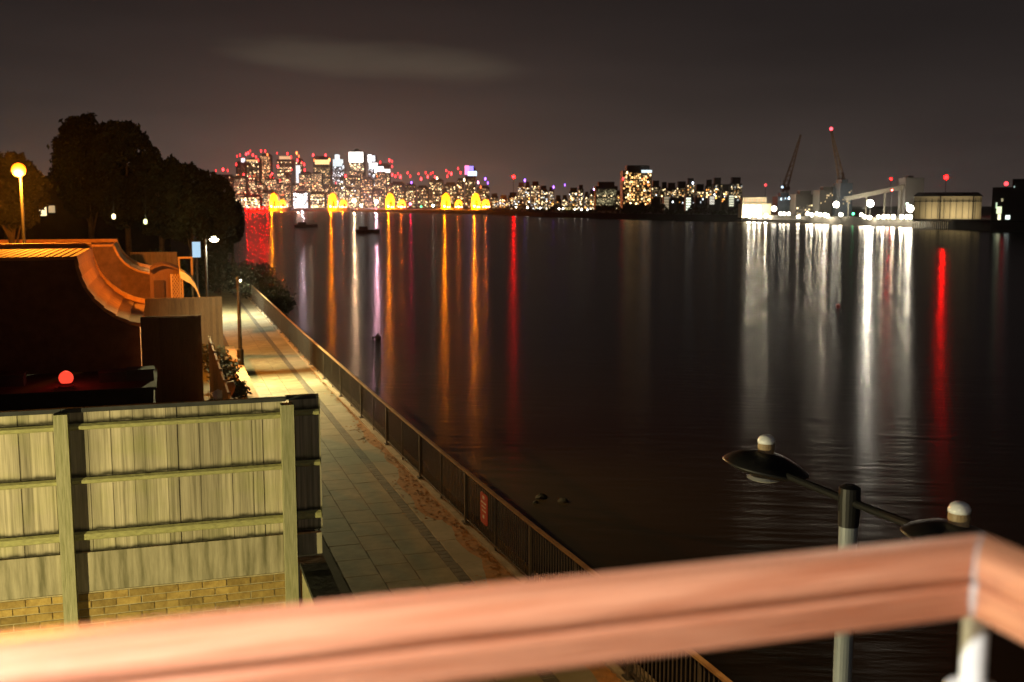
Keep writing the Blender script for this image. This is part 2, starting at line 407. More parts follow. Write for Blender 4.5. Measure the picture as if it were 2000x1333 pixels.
MB().bx(-.012, -.0085, -.05, .05, .62, .68).build('symbol', M_white, t)

# ================================================================== BALCONY IN FRONT OF THE CAMERA
M_wood = mat('handrail_wood', (0.55, 0.27, 0.165), 0.34, (0.34, 0.12, 0.06), 9, (0.45, 20, 20), bump=0.35, spec=0.5)
M_woody = mat('handrail_wood_return', (0.50, 0.24, 0.13), 0.38, (0.30, 0.115, 0.06), 9, (14, 0.6, 14), bump=0.25, spec=0.5)
M_steel = mat('white_painted_steel', (0.74, 0.77, 0.78), 0.35, (0.66, 0.69, 0.70), 12, spec=0.5)
M_grime = mat('joint_filler', (0.42, 0.42, 0.42), 0.6, (0.3, 0.29, 0.28), 40)
RYN = 0.80                                       # near face of the handrail
c0 = PY(1888, 1212, RYN)
RX, RZ = c0.x + 0.006, c0.z
prof = [(0, .004), (0, .029), (.002, .032), (.0055, .0335), (.0055, .0365), (.001, .039), (-.001, .044), (0.001, .052), (.007, .060), (.016, .0645),
        (.030, .066), (.048, .0655), (.058, .062), (.0645, .054), (.066, .045), (.061, .036), (.061, .004), (.056, 0), (.005, 0)]
t = thing('balcony_railing', 'reddish wooden balcony handrail with mitred corner on white posts', 'railing')
b = MB(); n = len(prof)                          # run across the view: mitre at its right end
NS = 24
for k in range(NS + 1):
    f = k / NS
    for u, v in prof:
        xe = RX + u - 0.0008; xs = -0.84
        b.v.append((xs + (xe - xs) * f, RYN + u, RZ + v))
for k in range(NS):
    for i in range(n): b.f.append((k*n + i, k*n + (i+1) % n, (k+1)*n + (i+1) % n, (k+1)*n + i))
b.f.append(tuple(range(n))); b.f.append(tuple(range(NS*n, (NS+1)*n))[::-1])
b.build('front_handrail', M_wood, t, smooth=False)
b = MB()                                         # return towards the house
for k in range(13):
    f = k / 12
    for u, v in prof:
        ys_ = RYN + u - .0008; b.v.append((RX + u, ys_ + (-1.2 - ys_) * f, RZ + v))
for k in range(12):
    for i in range(n): b.f.append((k*n + i, k*n + (i+1) % n, (k+1)*n + (i+1) % n, (k+1)*n + i))
b.f.append(tuple(range(n))); b.f.append(tuple(range(12*n, 13*n))[::-1])
b.build('side_handrail', M_woody, t)
# pale filler proud of the mitre, widest at the lower moulding
b = MB(); wv = .0016
for s in (-1, 1):
    for u, v in prof[:12]:
        k = 1 + 2.6 * math.exp(-((v - .030) / .011) ** 2)
        b.v.append((RX + u - .0011 + s * wv * k * .5 - .0008, RYN + u - .0011 - s * wv * k * .5 - .0008, RZ + v + (.0008 if v > .05 else 0)))
for i in range(11): b.f.append((i, i + 1, 12 + i + 1, 12 + i))
b.build('mitre_filler', M_grime, t)
SLAB = RZ - 1.05
ra = R(-1.4); cr = Vector((RX, RYN, 0)); t.rotation_euler = (0, 0, ra); t.location = cr - Matrix.Rotation(ra, 3, 'Z') @ cr
for (x, y) in ((RX + .032, RYN + .032), (-0.55, RYN + .032), (RX + .032, -.55)):
    pb = MB().tube((x, y, SLAB), (x, y, RZ), .0125, n=16).build('post', M_steel, t, smooth=False)
    MB().lathe((x, y, RZ - .088), [(.013, -.005), (.024, -.004), (.026, 0), (.024, .003), (.0135, .005)], 20).build('collar', M_steel, pb)
for a, bb in (((-.84, RYN + .032), (RX + .032, RYN + .032)), ((RX + .032, RYN + .032), (RX + .032, -1.2))):
    MB().tube((*a, SLAB + .1), (*bb, SLAB + .1), .009, n=10).build('lower_rail', M_steel, t)
M_house = mat('house_brick', (0.36, 0.25, 0.13), 0.9, (0.24, 0.16, 0.08), 4, bump=0.3)
M_slab = mat('balcony_concrete', (0.35, 0.34, 0.32), 0.85, (0.24, 0.23, 0.21), 3, bump=0.2)
t = thing('house', 'brick house carrying the balcony behind the wooden handrail', 'house')
MB().bx(-.84, RX + .10, -1.2, RYN + .1, SLAB - .18, SLAB).build('balcony_floor', M_slab, t)
MB().bx(-4, 1.3, -3.2, -1.2, -.02, 9.5).build('rear_wall', M_house, t)
MB().bx(-1.1, -.84, -1.2, 1.0, -.02, 9.0).build('side_wall', M_house, t)
t = thing('wall_lamp', 'white bulkhead lamp on the balcony side wall beside the handrail', 'lamp', loc=(-.84, 0.36, 6.76))
MB().bx(0, .05, -.08, .08, -.1, .1).build('back_plate', M_steel, t)
MB().ball((.085, 0, 0), .05).build('globe', emit('balcony_globe', (1, .96, .9), 6), t)
lamp('POINT', (.2, .0, 0), 195, (1.0, .95, .88), t, .06)

# ================================================================== NEAR TIMBER FENCE ON ITS BRICK WALL
FY = 10.5
def fx(x, y=950): return PY(x, y, FY).x
def fz(y, x=350): return PY(x, y, FY).z
ZT, ZR1, ZR2, ZR3 = fz(793), fz(822), fz(925), fz(1030)
ZB, ZG, = fz(1061), fz(1136)
XP1, XP2 = (fx(127), fx(563))
XEND = PY(626, 900, FY).x
def board_mat():
    m = bpy.data.materials.new('fence_board'); m.use_nodes = True; N = m.node_tree.nodes; L = m.node_tree.links
    b = N['Principled BSDF']; b.inputs['Roughness'].default_value = .85; b.inputs['Specular IOR Level'].default_value = .2
    geo = N.new('ShaderNodeNewGeometry'); mp = N.new('ShaderNodeMapping'); mp.inputs['Scale'].default_value = (44, 5, 1.0)
    L.new(geo.outputs['Position'], mp.inputs[0])
    ns = N.new('ShaderNodeTexNoise'); ns.inputs['Scale'].default_value = 1.0; ns.inputs['Detail'].default_value = 7; ns.inputs['Roughness'].default_value = .65
    L.new(mp.outputs[0], ns.inputs[0])
    rp = N.new('ShaderNodeValToRGB'); e = rp.color_ramp.elements
    e[0].position = .30; e[0].color = (.19, .165, .095, 1); e[1].position = .62; e[1].color = (.50, .43, .265, 1)
    L.new(ns.outputs[0], rp.inputs[0])
    # algae green in soft patches
    n2 = N.new('ShaderNodeTexNoise'); n2.inputs['Scale'].default_value = 2.1; n2.inputs['Detail'].default_value = 4; L.new(geo.outputs['Position'], n2.inputs[0])
    r2 = N.new('ShaderNodeMapRange'); r2.inputs['From Min'].default_value = .48; r2.inputs['From Max'].default_value = .72; r2.inputs['To Max'].default_value = .45
    L.new(n2.outputs[0], r2.inputs[0])
    mx = N.new('ShaderNodeMix'); mx.data_type = 'RGBA'; L.new(r2.outputs[0], mx.inputs[0]); L.new(rp.outputs[0], mx.inputs[6]); mx.inputs[7].default_value = (.30, .31, .085, 1)
    oi = N.new('ShaderNodeObjectInfo'); hs = N.new('ShaderNodeHueSaturation'); mr = N.new('ShaderNodeMapRange')
    mr.inputs['To Min'].default_value = .80; mr.inputs['To Max'].default_value = 1.18
    L.new(oi.outputs['Random'], mr.inputs[0]); L.new(mr.outputs[0], hs.inputs['Value']); L.new(mx.outputs[2], hs.inputs['Color'])
    # shadow line painted in above each rail; grime at the foot of the boards
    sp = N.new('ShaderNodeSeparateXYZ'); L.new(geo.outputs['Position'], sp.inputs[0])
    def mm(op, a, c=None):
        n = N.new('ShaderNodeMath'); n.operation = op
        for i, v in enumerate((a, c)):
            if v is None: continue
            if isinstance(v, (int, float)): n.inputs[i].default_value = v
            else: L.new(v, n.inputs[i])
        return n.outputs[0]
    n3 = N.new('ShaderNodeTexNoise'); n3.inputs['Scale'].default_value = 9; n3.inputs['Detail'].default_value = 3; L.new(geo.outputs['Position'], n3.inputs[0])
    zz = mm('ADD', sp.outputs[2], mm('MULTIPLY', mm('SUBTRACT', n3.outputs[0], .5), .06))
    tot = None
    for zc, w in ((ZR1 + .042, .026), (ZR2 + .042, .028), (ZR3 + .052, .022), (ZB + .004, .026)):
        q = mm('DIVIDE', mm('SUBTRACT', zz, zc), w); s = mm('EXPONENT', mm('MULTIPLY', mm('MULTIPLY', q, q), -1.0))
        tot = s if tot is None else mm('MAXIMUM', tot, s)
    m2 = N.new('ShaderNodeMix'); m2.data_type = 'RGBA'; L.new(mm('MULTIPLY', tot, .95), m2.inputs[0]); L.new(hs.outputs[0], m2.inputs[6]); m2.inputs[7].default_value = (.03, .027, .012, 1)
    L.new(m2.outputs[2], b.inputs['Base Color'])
    bp = N.new('ShaderNodeBump'); bp.inputs['Strength'].default_value = .35; bp.inputs['Distance'].default_value = .01; L.new(ns.outputs[0], bp.inputs['Height']); L.new(bp.outputs[0], b.inputs['Normal'])
    return m
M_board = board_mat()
M_postw = mat('fence_post', (0.40, 0.37, 0.20), 0.85, (0.24, 0.235, 0.10), 5, (14, 14, 1), bump=0.3)
M_railw = mat('mossy_rail', (0.42, 0.40, 0.15), 0.9, (0.27, 0.255, 0.10), 4, (4, 10, 10), bump=0.4)
M_capw = mat('fence_cap', (0.055, 0.055, 0.045), 0.9, (0.03, 0.03, 0.025), 6, bump=0.3)
M_conc = mat('stained_concrete', (0.46, 0.40, 0.24), 0.9, (0.15, 0.135, 0.065), 1.0, (13, 6, 1.3), bump=0.2)
t = thing('timber_fence', 'weathered close-boarded timber fence with mossy rails, brightly lit, nearest the balcony', 'fence')
XL = XP1 - 8.7; x = XL; me_boards = []
for k in range(6):                               # a few board shapes with ragged feet, shared between the boards
    w = 0.104; j = random.uniform(-.012, .012)
    bb = MB(); z0 = ZB + j; z1 = ZT - .01
    vs = [(-w/2, -.003, z0), (w/2, -.0055, z0 + random.uniform(-.008, .008)), (w/2, .004, z0), (-w/2, .006, z0),
          (-w/2, -.003, z1), (w/2, -.0055, z1), (w/2, .004, z1), (-w/2, .006, z1)]
    bb.add(vs, [(0, 1, 5, 4), (1, 2, 6, 5), (2, 3, 7, 6), (3, 0, 4, 7), (4, 5, 6, 7), (3, 2, 1, 0)])
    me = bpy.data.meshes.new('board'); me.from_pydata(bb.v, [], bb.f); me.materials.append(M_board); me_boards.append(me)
while x < XP2:
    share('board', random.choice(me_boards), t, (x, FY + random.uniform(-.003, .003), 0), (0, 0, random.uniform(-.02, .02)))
    x += 0.0985
x = XP2 + .085
while x < XEND - .03:                            # short bay beyond the last post, set back
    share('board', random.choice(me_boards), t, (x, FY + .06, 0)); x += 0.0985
def post(xp, zt):
    MB().bx(xp - .06, xp + .06, FY - .125, FY + .02, -.02, zt).build('post', M_postw, t)
post(XP1, fz(806, 127)); post(XP2, fz(787, 563)); [post(XP1 - 2.17 * q, fz(806, 127)) for q in (1, 2, 3, 4)]
for xa, xb, yo in ((XL, XP1 - .062, 0), (XP1 + .062, XP2 - .062, 0), (XP2 + .062, XEND, .06)):
    for zr in (ZR1, ZR2, ZR3):
        h = .03 if zr != ZR3 else .042
        b = MB(); y = FY - .021 + yo                 # arris rail: sloping top and bottom faces
        b.add([(xa, y, zr + h), (xa, y - .026, zr + h - .020), (xa, y - .026, zr - h + .012), (xa, y, zr - h), (xb, y, zr + h), (xb, y - .026, zr + h - .020), (xb, y - .026, zr - h + .012), (xb, y, zr - h)],
              [(0, 1, 5, 4), (1, 2, 6, 5), (2, 3, 7, 6), (0, 3, 2, 1), (4, 5, 6, 7), (3, 0, 4, 7)])
        b.build('rail', M_railw, t)
    MB().bx(xa - .06, xb + (.06 if yo == 0 else 0), FY - .022 + yo, FY + .04 + yo, ZT - .008, ZT + .032).build('capping', M_capw, t)
    if yo == 0: MB().bx(xa, xb, FY - .028, FY + .02, ZG, ZB - .004).build('gravel_board', M_conc, t)
    else: MB().bx(xa, xb, FY + .02, FY + .08, fz(1085, 600), ZB - .03).build('gravel_board', M_conc, t)
# brick wall below
M_mortar = mat('mortar', (0.48, 0.40, 0.20), 0.95, (0.34, 0.28, 0.14), 20, bump=0.3)
M_brick = mat('stock_brick', (0.40, 0.275, 0.075), 0.9, (0.25, 0.16, 0.04), 14, bump=0.4, rnd=0.28)
t = thing('brick_wall', 'yellow stock brick wall under the weathered timber fence', 'wall')
MB().bx(XL, XP2 + .06, FY - .030, FY + .19, -.02, ZG - .003).build('mortar_core', M_mortar, t)
bm_ = MB(); bm_.bx(-.1075, .1075, -.051, .051, -.0325, .0325)
me_b = bpy.data.meshes.new('brick'); me_b.from_pydata(bm_.v, [], bm_.f); me_b.materials.append(M_brick)
for r in range(9):
    z = ZG - .012 - .0375 - r * .075
    x = XP1 - 2.3 + (.1125 if r % 2 else 0)
    while x < XP2 - .0:
        share('brick', me_b, t, (x + random.uniform(-.003, .003), FY + .013 + random.uniform(-.004, .003), z), (0, 0, random.uniform(-.01, .01)), (1, 1, random.uniform(.96, 1.03)))
        x += .225
# boundary wall coming from the fence towards the house
WT = PY(625, 1088, FY).z
M_moss = mat('mossy_coping', (0.05, 0.05, 0.028), 0.95, (0.025, 0.024, 0.015), 7, bump=0.8)
M_rend = mat('tan_wall', (0.34, 0.30, 0.15), 0.9, (0.20, 0.18, 0.08), 3.5, bump=0.4)
xa = PY(583, 1092, FY).x
t = thing('boundary_wall', 'low garden wall with dark mossy coping running from the fence towards the balcony', 'wall')
MB().bx(xa + .02, XEND - .01, 1.1, FY + .06, -.02, WT - .05).build('wall_body', M_rend, t)
y = 1.1
while y < FY - .1:
    MB().bx(xa, XEND + .012, y, min(y + .595, FY + .06), WT - .048, WT + random.uniform(-.003, .003)).build('coping_slab', M_moss, t); y += .60

# ================================================================== STREET LAMPS
M_col = mat('lamp_column_paint', (0.24, 0.265, 0.285), 0.5, (0.18, 0.195, 0.205), 5, (1, 1, .4), spec=0.5)
M_black = mat('lamp_head_black', (0.014, 0.013, 0.013), 0.5, (0.009, 0.009, 0.009), 4, spec=0.3)
M_cell = mat('photocell_plastic', (0.80, 0.82, 0.85), 0.25, (0.6, 0.62, 0.65), 18, spec=0.6)
M_cellb = mat('photocell_base', (0.34, 0.25, 0.14), 0.5, (0.2, 0.14, 0.08), 10)
hl, hr = PD(1495, 918, 7.7), PD(1872, 1032, 5.95)
cc = (hl + hr) / 2; ztop = cc.z
t = thing('street_lamp', 'grey lamp column with twin black dish heads standing just beyond the handrail', 'street lamp', loc=(cc.x, cc.y, 0))
MB().lathe((0, 0, 0), [(.09, 0), (.09, 1.0), (.062, 1.06), (.058, ztop - .16)], 20).build('column', M_col, t)
MB().lathe((0, 0, 0), [(.064, ztop - .20), (.07, ztop - .02), (.066, ztop + .05), (.03, ztop + .07)], 20).build('collar', M_black, t)
for hp in (hl, hr):
    d = Vector((hp.x - cc.x, hp.y - cc.y, 0))
    MB().tube((0, 0, ztop - .04), (d.x, d.y, ztop - .03), .026, n=10).build('arm', M_black, t)
    hb = MB().lathe((d.x, d.y, ztop), [(.06, -.10), (.22, -.07), (.29, -.04), (.305, -.03), (.295, -.018), (.24, .02), (.15, .06), (.08, .075)], 32)
    ux, uy = math.cos(YAW), -math.sin(YAW)
    hb.v = [(x, y, z - .17 * ((x - d.x) * ux + (y - d.y) * uy)) for x, y, z in hb.v]
    h = hb.build('lamp_head', M_black, t, smooth=True)
    MB().lathe((d.x, d.y, ztop), [(.10, -.125), (.13, -.11), (.10, -.095)], 24).build('lens_bowl', mat('lens_bowl', (.5, .5, .48), .2, (.4, .4, .38), 5), h)
    MB().lathe((d.x, d.y, ztop + .068), [(.055, 0), (.06, .045), (.058, .075)], 20).build('photocell_base', M_cellb, h)
    MB().lathe((d.x, d.y, ztop + .143), [(.06, 0), (.062, .02), (.05, .045), (.03, .058), (.006, .062)], 20).build('photocell', M_cell, h, smooth=True)

lamp('SPOT', (hl.x - cc.x, hl.y - cc.y, ztop - .16), 1500, (1.0, .55, .18), t, .06, 100, (hl.x - cc.x + 6, hl.y - cc.y + 10, 0), name='head_light').data.spot_blend = .9
def column_lamp(name, label, base, top, head, c, power, ncol=(.02, .02, .02), bulb=20.0, r=.045, spot=165, aim=None, headr=.16, mcol=None):
    t = thing(name, label, 'street lamp', loc=base)
    b = Vector(base); tp = Vector(top) - b; hd = Vector(head) - b
    mc = mcol or M_black
    MB().lathe((0, 0, 0), [(r * 1.7, 0), (r * 1.7, 1.0), (r, 1.06), (r * .85, tp.z)], 12).build('column', mc, t)
    if (hd - tp).length > .12: MB().tube((0, 0, tp.z), hd + Vector((0, 0, .03)), r * .6, n=8).build('arm', mc, t)
    h = MB().lathe(hd, [(headr, .0), (headr, .03), (headr * .7, .09), (headr * .25, .12)], 16).build('lamp_head', mc, t)
    MB().ball(hd + Vector((0, 0, -.02)), headr * .85, sz=.6).build('bulb', emit(name + '_bulb', c, bulb), h)
    l = lamp('SPOT', hd + Vector((0, 0, -.16 * max(1, headr / .2))), power, c, t, .03, spot, (hd + Vector((0, 0, -5))) if aim is None else Vector(aim) - b)
    l.data.spot_blend = .9
    return t
# warm lamp at the side of the yard that lights the near fence (just outside the frame)
column_lamp('yard_lamp', 'yellowish lamp on a slim column in the yard by the fence', (-7.6, 4.3, -.02), (-7.6, 4.3, 2.55), (-7.5, 4.4, 2.5), (1.0, .86, .45), 5000, bulb=20, spot=150, aim=(0.4, 10.5, 3.9))
# lamp beyond the planter that makes the bright pool on the path
hp = PY(418, 467, 64); bp = PY(404, 560, 64)
column_lamp('path_lamp', 'white path lamp on a slim column by the dark trees', (bp.x, 64, -.02), (bp.x, 64, hp.z), tuple(hp), (1.0, .88, .56), 7000, bulb=45, r=.07, headr=.30, spot=160)
pb = PZ(471, 735, 0); pt = PY(470, 547, pb.y)
column_lamp('path_lamp', 'slim dark lamp column standing alone at the left edge of the path', (pb.x, pb.y, 0), (pb.x, pb.y, pt.z), (pb.x + .03, pb.y + .05, pt.z), (1.0, .86, .46), 7000, bulb=0.15, r=.075, headr=.10, spot=112, aim=(pb.x + 3.4, pb.y + 8.5, 0))
pl2 = [o for o in COL.objects if o.name.startswith('path_lamp') and o.type == 'EMPTY'][-1]
lamp('SPOT', (.1, -.2, pt.z - .12), 6800, (1.0, .86, .40), pl2, .03, 150, (3.2, -9, 0)).data.spot_blend = 1.0
# sodium lamp
sl = PY(36, 327, 51); 
t = column_lamp('sodium_lamp', 'glowing orange sodium street lamp on a tall post among the dark trees', (sl.x + .06, 51, -.02), (sl.x + .06, 51, sl.z + .1), (sl.x, 51, sl.z), (1.0, .30, .03), 100, bulb=3, r=.07, headr=.22, spot=170)
MB().ball((-.06, 0, sl.z - .10), .30, 18, 12).build('globe', emit('sodium_globe', (1, .20, .006), 4.0), t, smooth=True)
lamp('POINT', (-.05, -.5, sl.z - .5), 15000, (1.0, .30, .02), t, .22)

# ================================================================== YARDS BEYOND THE FENCE
M_dbrick = mat('dark_red_brick', (0.17, 0.085, 0.05), 0.9, (0.10, 0.048, 0.03), 3, bump=0.4)
M_tile = mat('clay_tile', (0.60, 0.30, 0.11), 0.75, (0.44, 0.2, 0.075), 4, bump=0.3, rnd=0.15)
def swept(name, label, Y0, Y1, flat, curve, xleft):
    """outbuilding whose tiled roof runs flat and then sweeps down in a curve; pixel outlines taken at its front wall"""
    pf = [PY(xx, yy, Y0) for xx, yy in [flat] + curve]
    pts = [(xleft, pf[0].z)] + [(p.x, p.z) for p in pf]
    t = thing(name, label, 'outbuilding')
    body = [(x + (0 if i == 0 else -.05), z - .09) for i, (x, z) in enumerate(pts)] + [(pts[-1][0] - .05, -.02), (xleft, -.02)]
    MB().prism(body, Y0 + .06, Y1 - .06).build('brick_gable', M_dbrick, t)
    # roof skin as tile courses that step along the sweep
    dense = []
    for (a, b) in zip(pts, pts[1:]):
        L_ = math.hypot(b[0] - a[0], b[1] - a[1]); k = max(1, int(L_ / .24))
        dense += [(a[0] + (b[0] - a[0]) * i / k, a[1] + (b[1] - a[1]) * i / k) for i in range(k)]
    dense.append(pts[-1])
    for i, ((xa, za), (xb, zb)) in enumerate(zip(dense, dense[1:])):
        nx, nz = -(zb - za), (xb - xa); l = math.hypot(nx, nz); nx /= l; nz /= l
        if nz < 0: nx, nz = -nx, -nz
        o1, o2 = .012, .045
        b = MB(); b.prism([(xa - nx * .08, za - nz * .08), (xb - nx * .08, zb - nz * .08), (xb + nx * o2, zb + nz * o2), (xa + nx * o1, za + nz * o1)], Y0, Y1)
        b.build('tile_course', M_tile, t)
    # raised rib along the far verge
    b = MB()
    rib = [(x, z + .05) for x, z in dense]
    nn = len(rib)
    for (x, z) in rib: b.v += [(x, Y1 - .35, z - .04), (x, Y1 - .35, z + .16), (x, Y1, z + .16), (x, Y1, z - .04)]
    for i in range(nn - 1):
        for k in range(4): b.f.append((4*i + k, 4*i + (k+1) % 4, 4*i + 4 + (k+1) % 4, 4*i + 4 + k))
    b.f += [(0, 1, 2, 3), (4*nn-4, 4*nn-1, 4*nn-2, 4*nn-3)]
    b.build('verge_coping', M_tile, t)
    return t
swept('swept_roof_outbuilding', 'dark brick outbuilding with orange-lit swept tile roof, nearer of the two', 36.0, 43.4, (150, 503),
      [(152, 520), (158, 540), (168, 562), (183, 583), (202, 601), (225, 617), (250, 628), (276, 634)], -12.5)
swept('swept_roof_outbuilding', 'smaller brick outbuilding with orange-lit swept roof behind the nearer one', 63.0, 67.5, (222, 479),
      [(226, 488), (232, 500), (241, 511), (253, 521), (270, 529), (288, 533), (300, 535)], -15.0)
# glowing globe on the flat shed roof
M_shed = mat('shed_felt', (0.025, 0.022, 0.022), 0.9, (0.015, 0.013, 0.013), 5)
SY = 29.0; zr = PY(129, 757, SY).z
t = thing('flat_shed', 'dark flat-roofed shed carrying the red globe, just beyond the near fence', 'shed')
xl, xr = PY(-60, 760, SY).x, PY(300, 760, SY).x
MB().bx(xl - 2, xr, SY - .5, SY + 2.5, -.02, zr - .08).build('shed_body', M_shed, t)
MB().bx(xl - 2.1, xr + .08, SY - .62, SY + 2.6, zr - .078, zr).build('roof_slab', M_shed, t)
gp = PY(129, 739, SY)
t = thing('globe_lamp', 'round red glowing globe lamp on a short base in the dark yard', 'lamp', loc=(gp.x, SY, zr + .001))
MB().lathe((0, 0, 0), [(.19, 0), (.19, .04), (.14, .07), (.12, .12)], 18).build('base', mat('globe_base', (.3, .03, .02), .5, (.2, .02, .02), 4), t)
MB().ball((0, 0, gp.z - zr + .005), .175, 20, 14).build('globe', emit('red_globe', (1.0, .06, .03), 1.3), t, smooth=True)
lamp('POINT', (0, .3, .55), 22.0, (1, .04, .02), t, .1)
for i, (x0, x1, yt, lb) in enumerate(((-40, 48, 728, 'dark storage box left of the red globe'), (196, 247, 723, 'dark box on the shed roof right of the red globe'), (250, 300, 718, 'taller dark box on the shed roof beside the plank screen'))):
    a, b_ = PY(x0, 757, SY + .8), PY(x1, yt, SY + .8)
    t = thing('storage_box', lb, 'box', 'boxes on the shed roof', loc=((a.x + b_.x) / 2, SY + .8, zr + .001))
    w = b_.x - a.x; h = b_.z - zr
    MB().bx(-w/2, w/2, -.3, .3, 0, h - .04).build('box_body', mat('dark_box', (.03, .026, .03), .7, (.02, .017, .02), 5), t)
    MB().bx(-w/2 - .02, w/2 + .02, -.32, .32, h - .038, h).build('box_lid', MATS['dark_box'], t)
# plank fences
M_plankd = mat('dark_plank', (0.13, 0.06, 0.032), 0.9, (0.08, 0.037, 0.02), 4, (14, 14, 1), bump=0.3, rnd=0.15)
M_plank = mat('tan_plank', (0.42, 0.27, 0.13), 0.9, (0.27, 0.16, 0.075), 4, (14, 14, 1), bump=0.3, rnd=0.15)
def plank_fence(name, label, x0, x1, ytop, Y, m, zb=-.02, bw=.12, rails=True, back=False):
    a, b_ = PY(x0, ytop, Y), PY(x1, ytop, Y)
    t = thing(name, label, 'fence', loc=(a.x, Y, 0)); W = b_.x - a.x; zt = (a.z + b_.z) / 2
    n = max(2, int(W / bw)); w = W / n
    bb = MB(); bb.bx(-w/2 + .004, w/2 - .004, -.011, .011, zb, zt - .03); me = bpy.data.meshes.new('plank'); me.from_pydata(bb.v, [], bb.f); me.materials.append(m)
    for k in range(n): share('plank', me, t, ((k + .5) * w, random.uniform(-.006, .006), random.uniform(-.012, .0)))
    MB().bx(.055, W - .055, .0125, .0185, zb, zt - .04).build('backing_board', m, t)
    for px_ in (0, W): MB().bx(px_ - .05, px_ + .05, .02, .12, zb, zt).build('post', m, t)
    for zz in (zb + .35, zt - .35): MB().bx(.052, W - .052, .02, .07, zz - .04, zz + .04).build('rail', m, t)
    MB().bx(-.06, W + .06, -.03, .05, zt - .028, zt + .005).build('capping', m, t)
    return t
plank_fence('plank_screen', 'tall dark plank screen joined to the swept roof end', 277, 389, 618, 35.6, M_plankd)
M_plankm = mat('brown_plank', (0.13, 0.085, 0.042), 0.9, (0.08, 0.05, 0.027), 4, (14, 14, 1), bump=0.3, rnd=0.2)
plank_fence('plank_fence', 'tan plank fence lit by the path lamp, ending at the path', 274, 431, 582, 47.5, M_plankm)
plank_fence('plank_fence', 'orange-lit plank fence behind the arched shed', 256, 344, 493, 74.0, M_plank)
t = thing('wall_lantern', 'orange lantern on a short post behind the dark plank screen', 'lamp', loc=(.45, 39.4, 0))  # lamp added out of sight to throw orange onto the swept roof
MB().tube((0, 0, -.02), (0, 0, 2.05), .035).build('post', M_black, t)
MB().ball((0, 0, 2.14), .09).build('globe', emit('lantern_orange', (1, .3, .02), 6), t)
lamp('POINT', (0, .02, 2.32), 900, (1.0, .30, .02), t, .06)
# arched shed
AY = 56.0
ar = [(292, 545), (292, 528), (303, 521), (318, 517), (333, 520), (350, 527), (350, 545)]
pts = [PY(x, y, AY) for x, y in ar]
t = thing('arched_shed', 'small brown garden shed with a curved roof between the fences', 'shed')
prof_ = [(pts[0].x, -.02)] + [(p.x, p.z) for p in pts[1:-1]] + [(pts[-1].x, -.02)]
MB().prism([(x * 1.0, z - .06 if z > 1 else z) for x, z in prof_], AY + .05, AY + 2.4).build('shed_wall', M_plankd, t)
b = MB()
for (xa_, za_), (xb_, zb_) in zip(prof_[1:-2], prof_[2:-1]):
    b.prism([(xa_, za_ - .055), (xb_, zb_ - .055), (xb_, zb_ + .03), (xa_, za_ + .03)], AY - .15, AY + 2.55)
b.build('curved_roof', M_plankd, t)
d0, d1 = PY(300, 548, AY - .01), PY(322, 585, AY)
MB().bx(d0.x, d1.x, AY - .02, AY + .045, 0, d0.z).build('door', mat('shed_door', (.05, .022, .015), .9, (.03, .015, .01), 4), t)
# lattice panel by the shed
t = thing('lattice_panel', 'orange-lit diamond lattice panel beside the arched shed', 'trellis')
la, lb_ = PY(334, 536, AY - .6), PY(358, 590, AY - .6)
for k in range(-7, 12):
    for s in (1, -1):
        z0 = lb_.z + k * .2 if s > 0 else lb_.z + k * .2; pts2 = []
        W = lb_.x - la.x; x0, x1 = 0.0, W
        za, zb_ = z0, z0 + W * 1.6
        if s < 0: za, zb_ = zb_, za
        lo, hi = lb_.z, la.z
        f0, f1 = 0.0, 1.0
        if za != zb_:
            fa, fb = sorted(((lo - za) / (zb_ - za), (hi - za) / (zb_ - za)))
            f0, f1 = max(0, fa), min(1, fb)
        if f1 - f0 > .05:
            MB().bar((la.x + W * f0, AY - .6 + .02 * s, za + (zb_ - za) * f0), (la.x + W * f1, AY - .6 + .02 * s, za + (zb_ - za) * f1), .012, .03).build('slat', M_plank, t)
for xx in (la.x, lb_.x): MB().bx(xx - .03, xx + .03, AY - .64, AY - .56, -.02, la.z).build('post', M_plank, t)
# cream awning sweeping down beside the frame
M_cream = mat('cream_canvas', (0.66, 0.60, 0.42), 0.8, (0.52, 0.46, 0.3), 3)
t = thing('garden_awning', 'cream canvas awning curving down beside the lattice panel', 'awning')
cv = [(352, 530), (361, 533), (371, 541), (380, 553), (386, 566), (390, 578)]
b = MB()
P_ = [PY(x, y, 54.0) for x, y in cv]
for p in P_: b.v += [(p.x, 54.0, p.z), (p.x, 55.6, p.z + .03), (p.x, 55.6, p.z), (p.x, 54.0, p.z - .05 - .35 * max(0, 1 - abs(p.x - P_[1].x) * 1.0))]
for i in range(len(P_) - 1):
    for k in range(4): b.f.append((4*i + k, 4*i + (k+1) % 4, 4*i + 4 + (k+1) % 4, 4*i + 4 + k))
n_ = len(P_); b.f += [(0, 1, 2, 3), (4*n_-4, 4*n_-1, 4*n_-2, 4*n_-3)]
b.build('canvas', M_cream, t)
MB().tube((P_[-1].x, 54.0, -.02), (P_[-1].x, 54.0, P_[-1].z), .02).build('pole', M_cream, t)
MB().tube((P_[0].x, 55.6, -.02), (P_[0].x, 55.6, P_[0].z), .02).build('pole', M_cream, t)
# open timber frame
t = thing('garden_arch', 'slim tan rectangular frame standing behind the cream awning', 'arch')
a, b_ = PY(349, 502, 60), PY(374, 502, 60)
for xx in (a.x, b_.x): MB().bx(xx - .05, xx + .05, 59.95, 60.05, -.02, a.z - .101).build('upright', M_plank, t)
MB().bx(a.x - .05, b_.x + .05, 59.95, 60.05, a.z - .1, a.z).build('crossbar', M_plank, t)
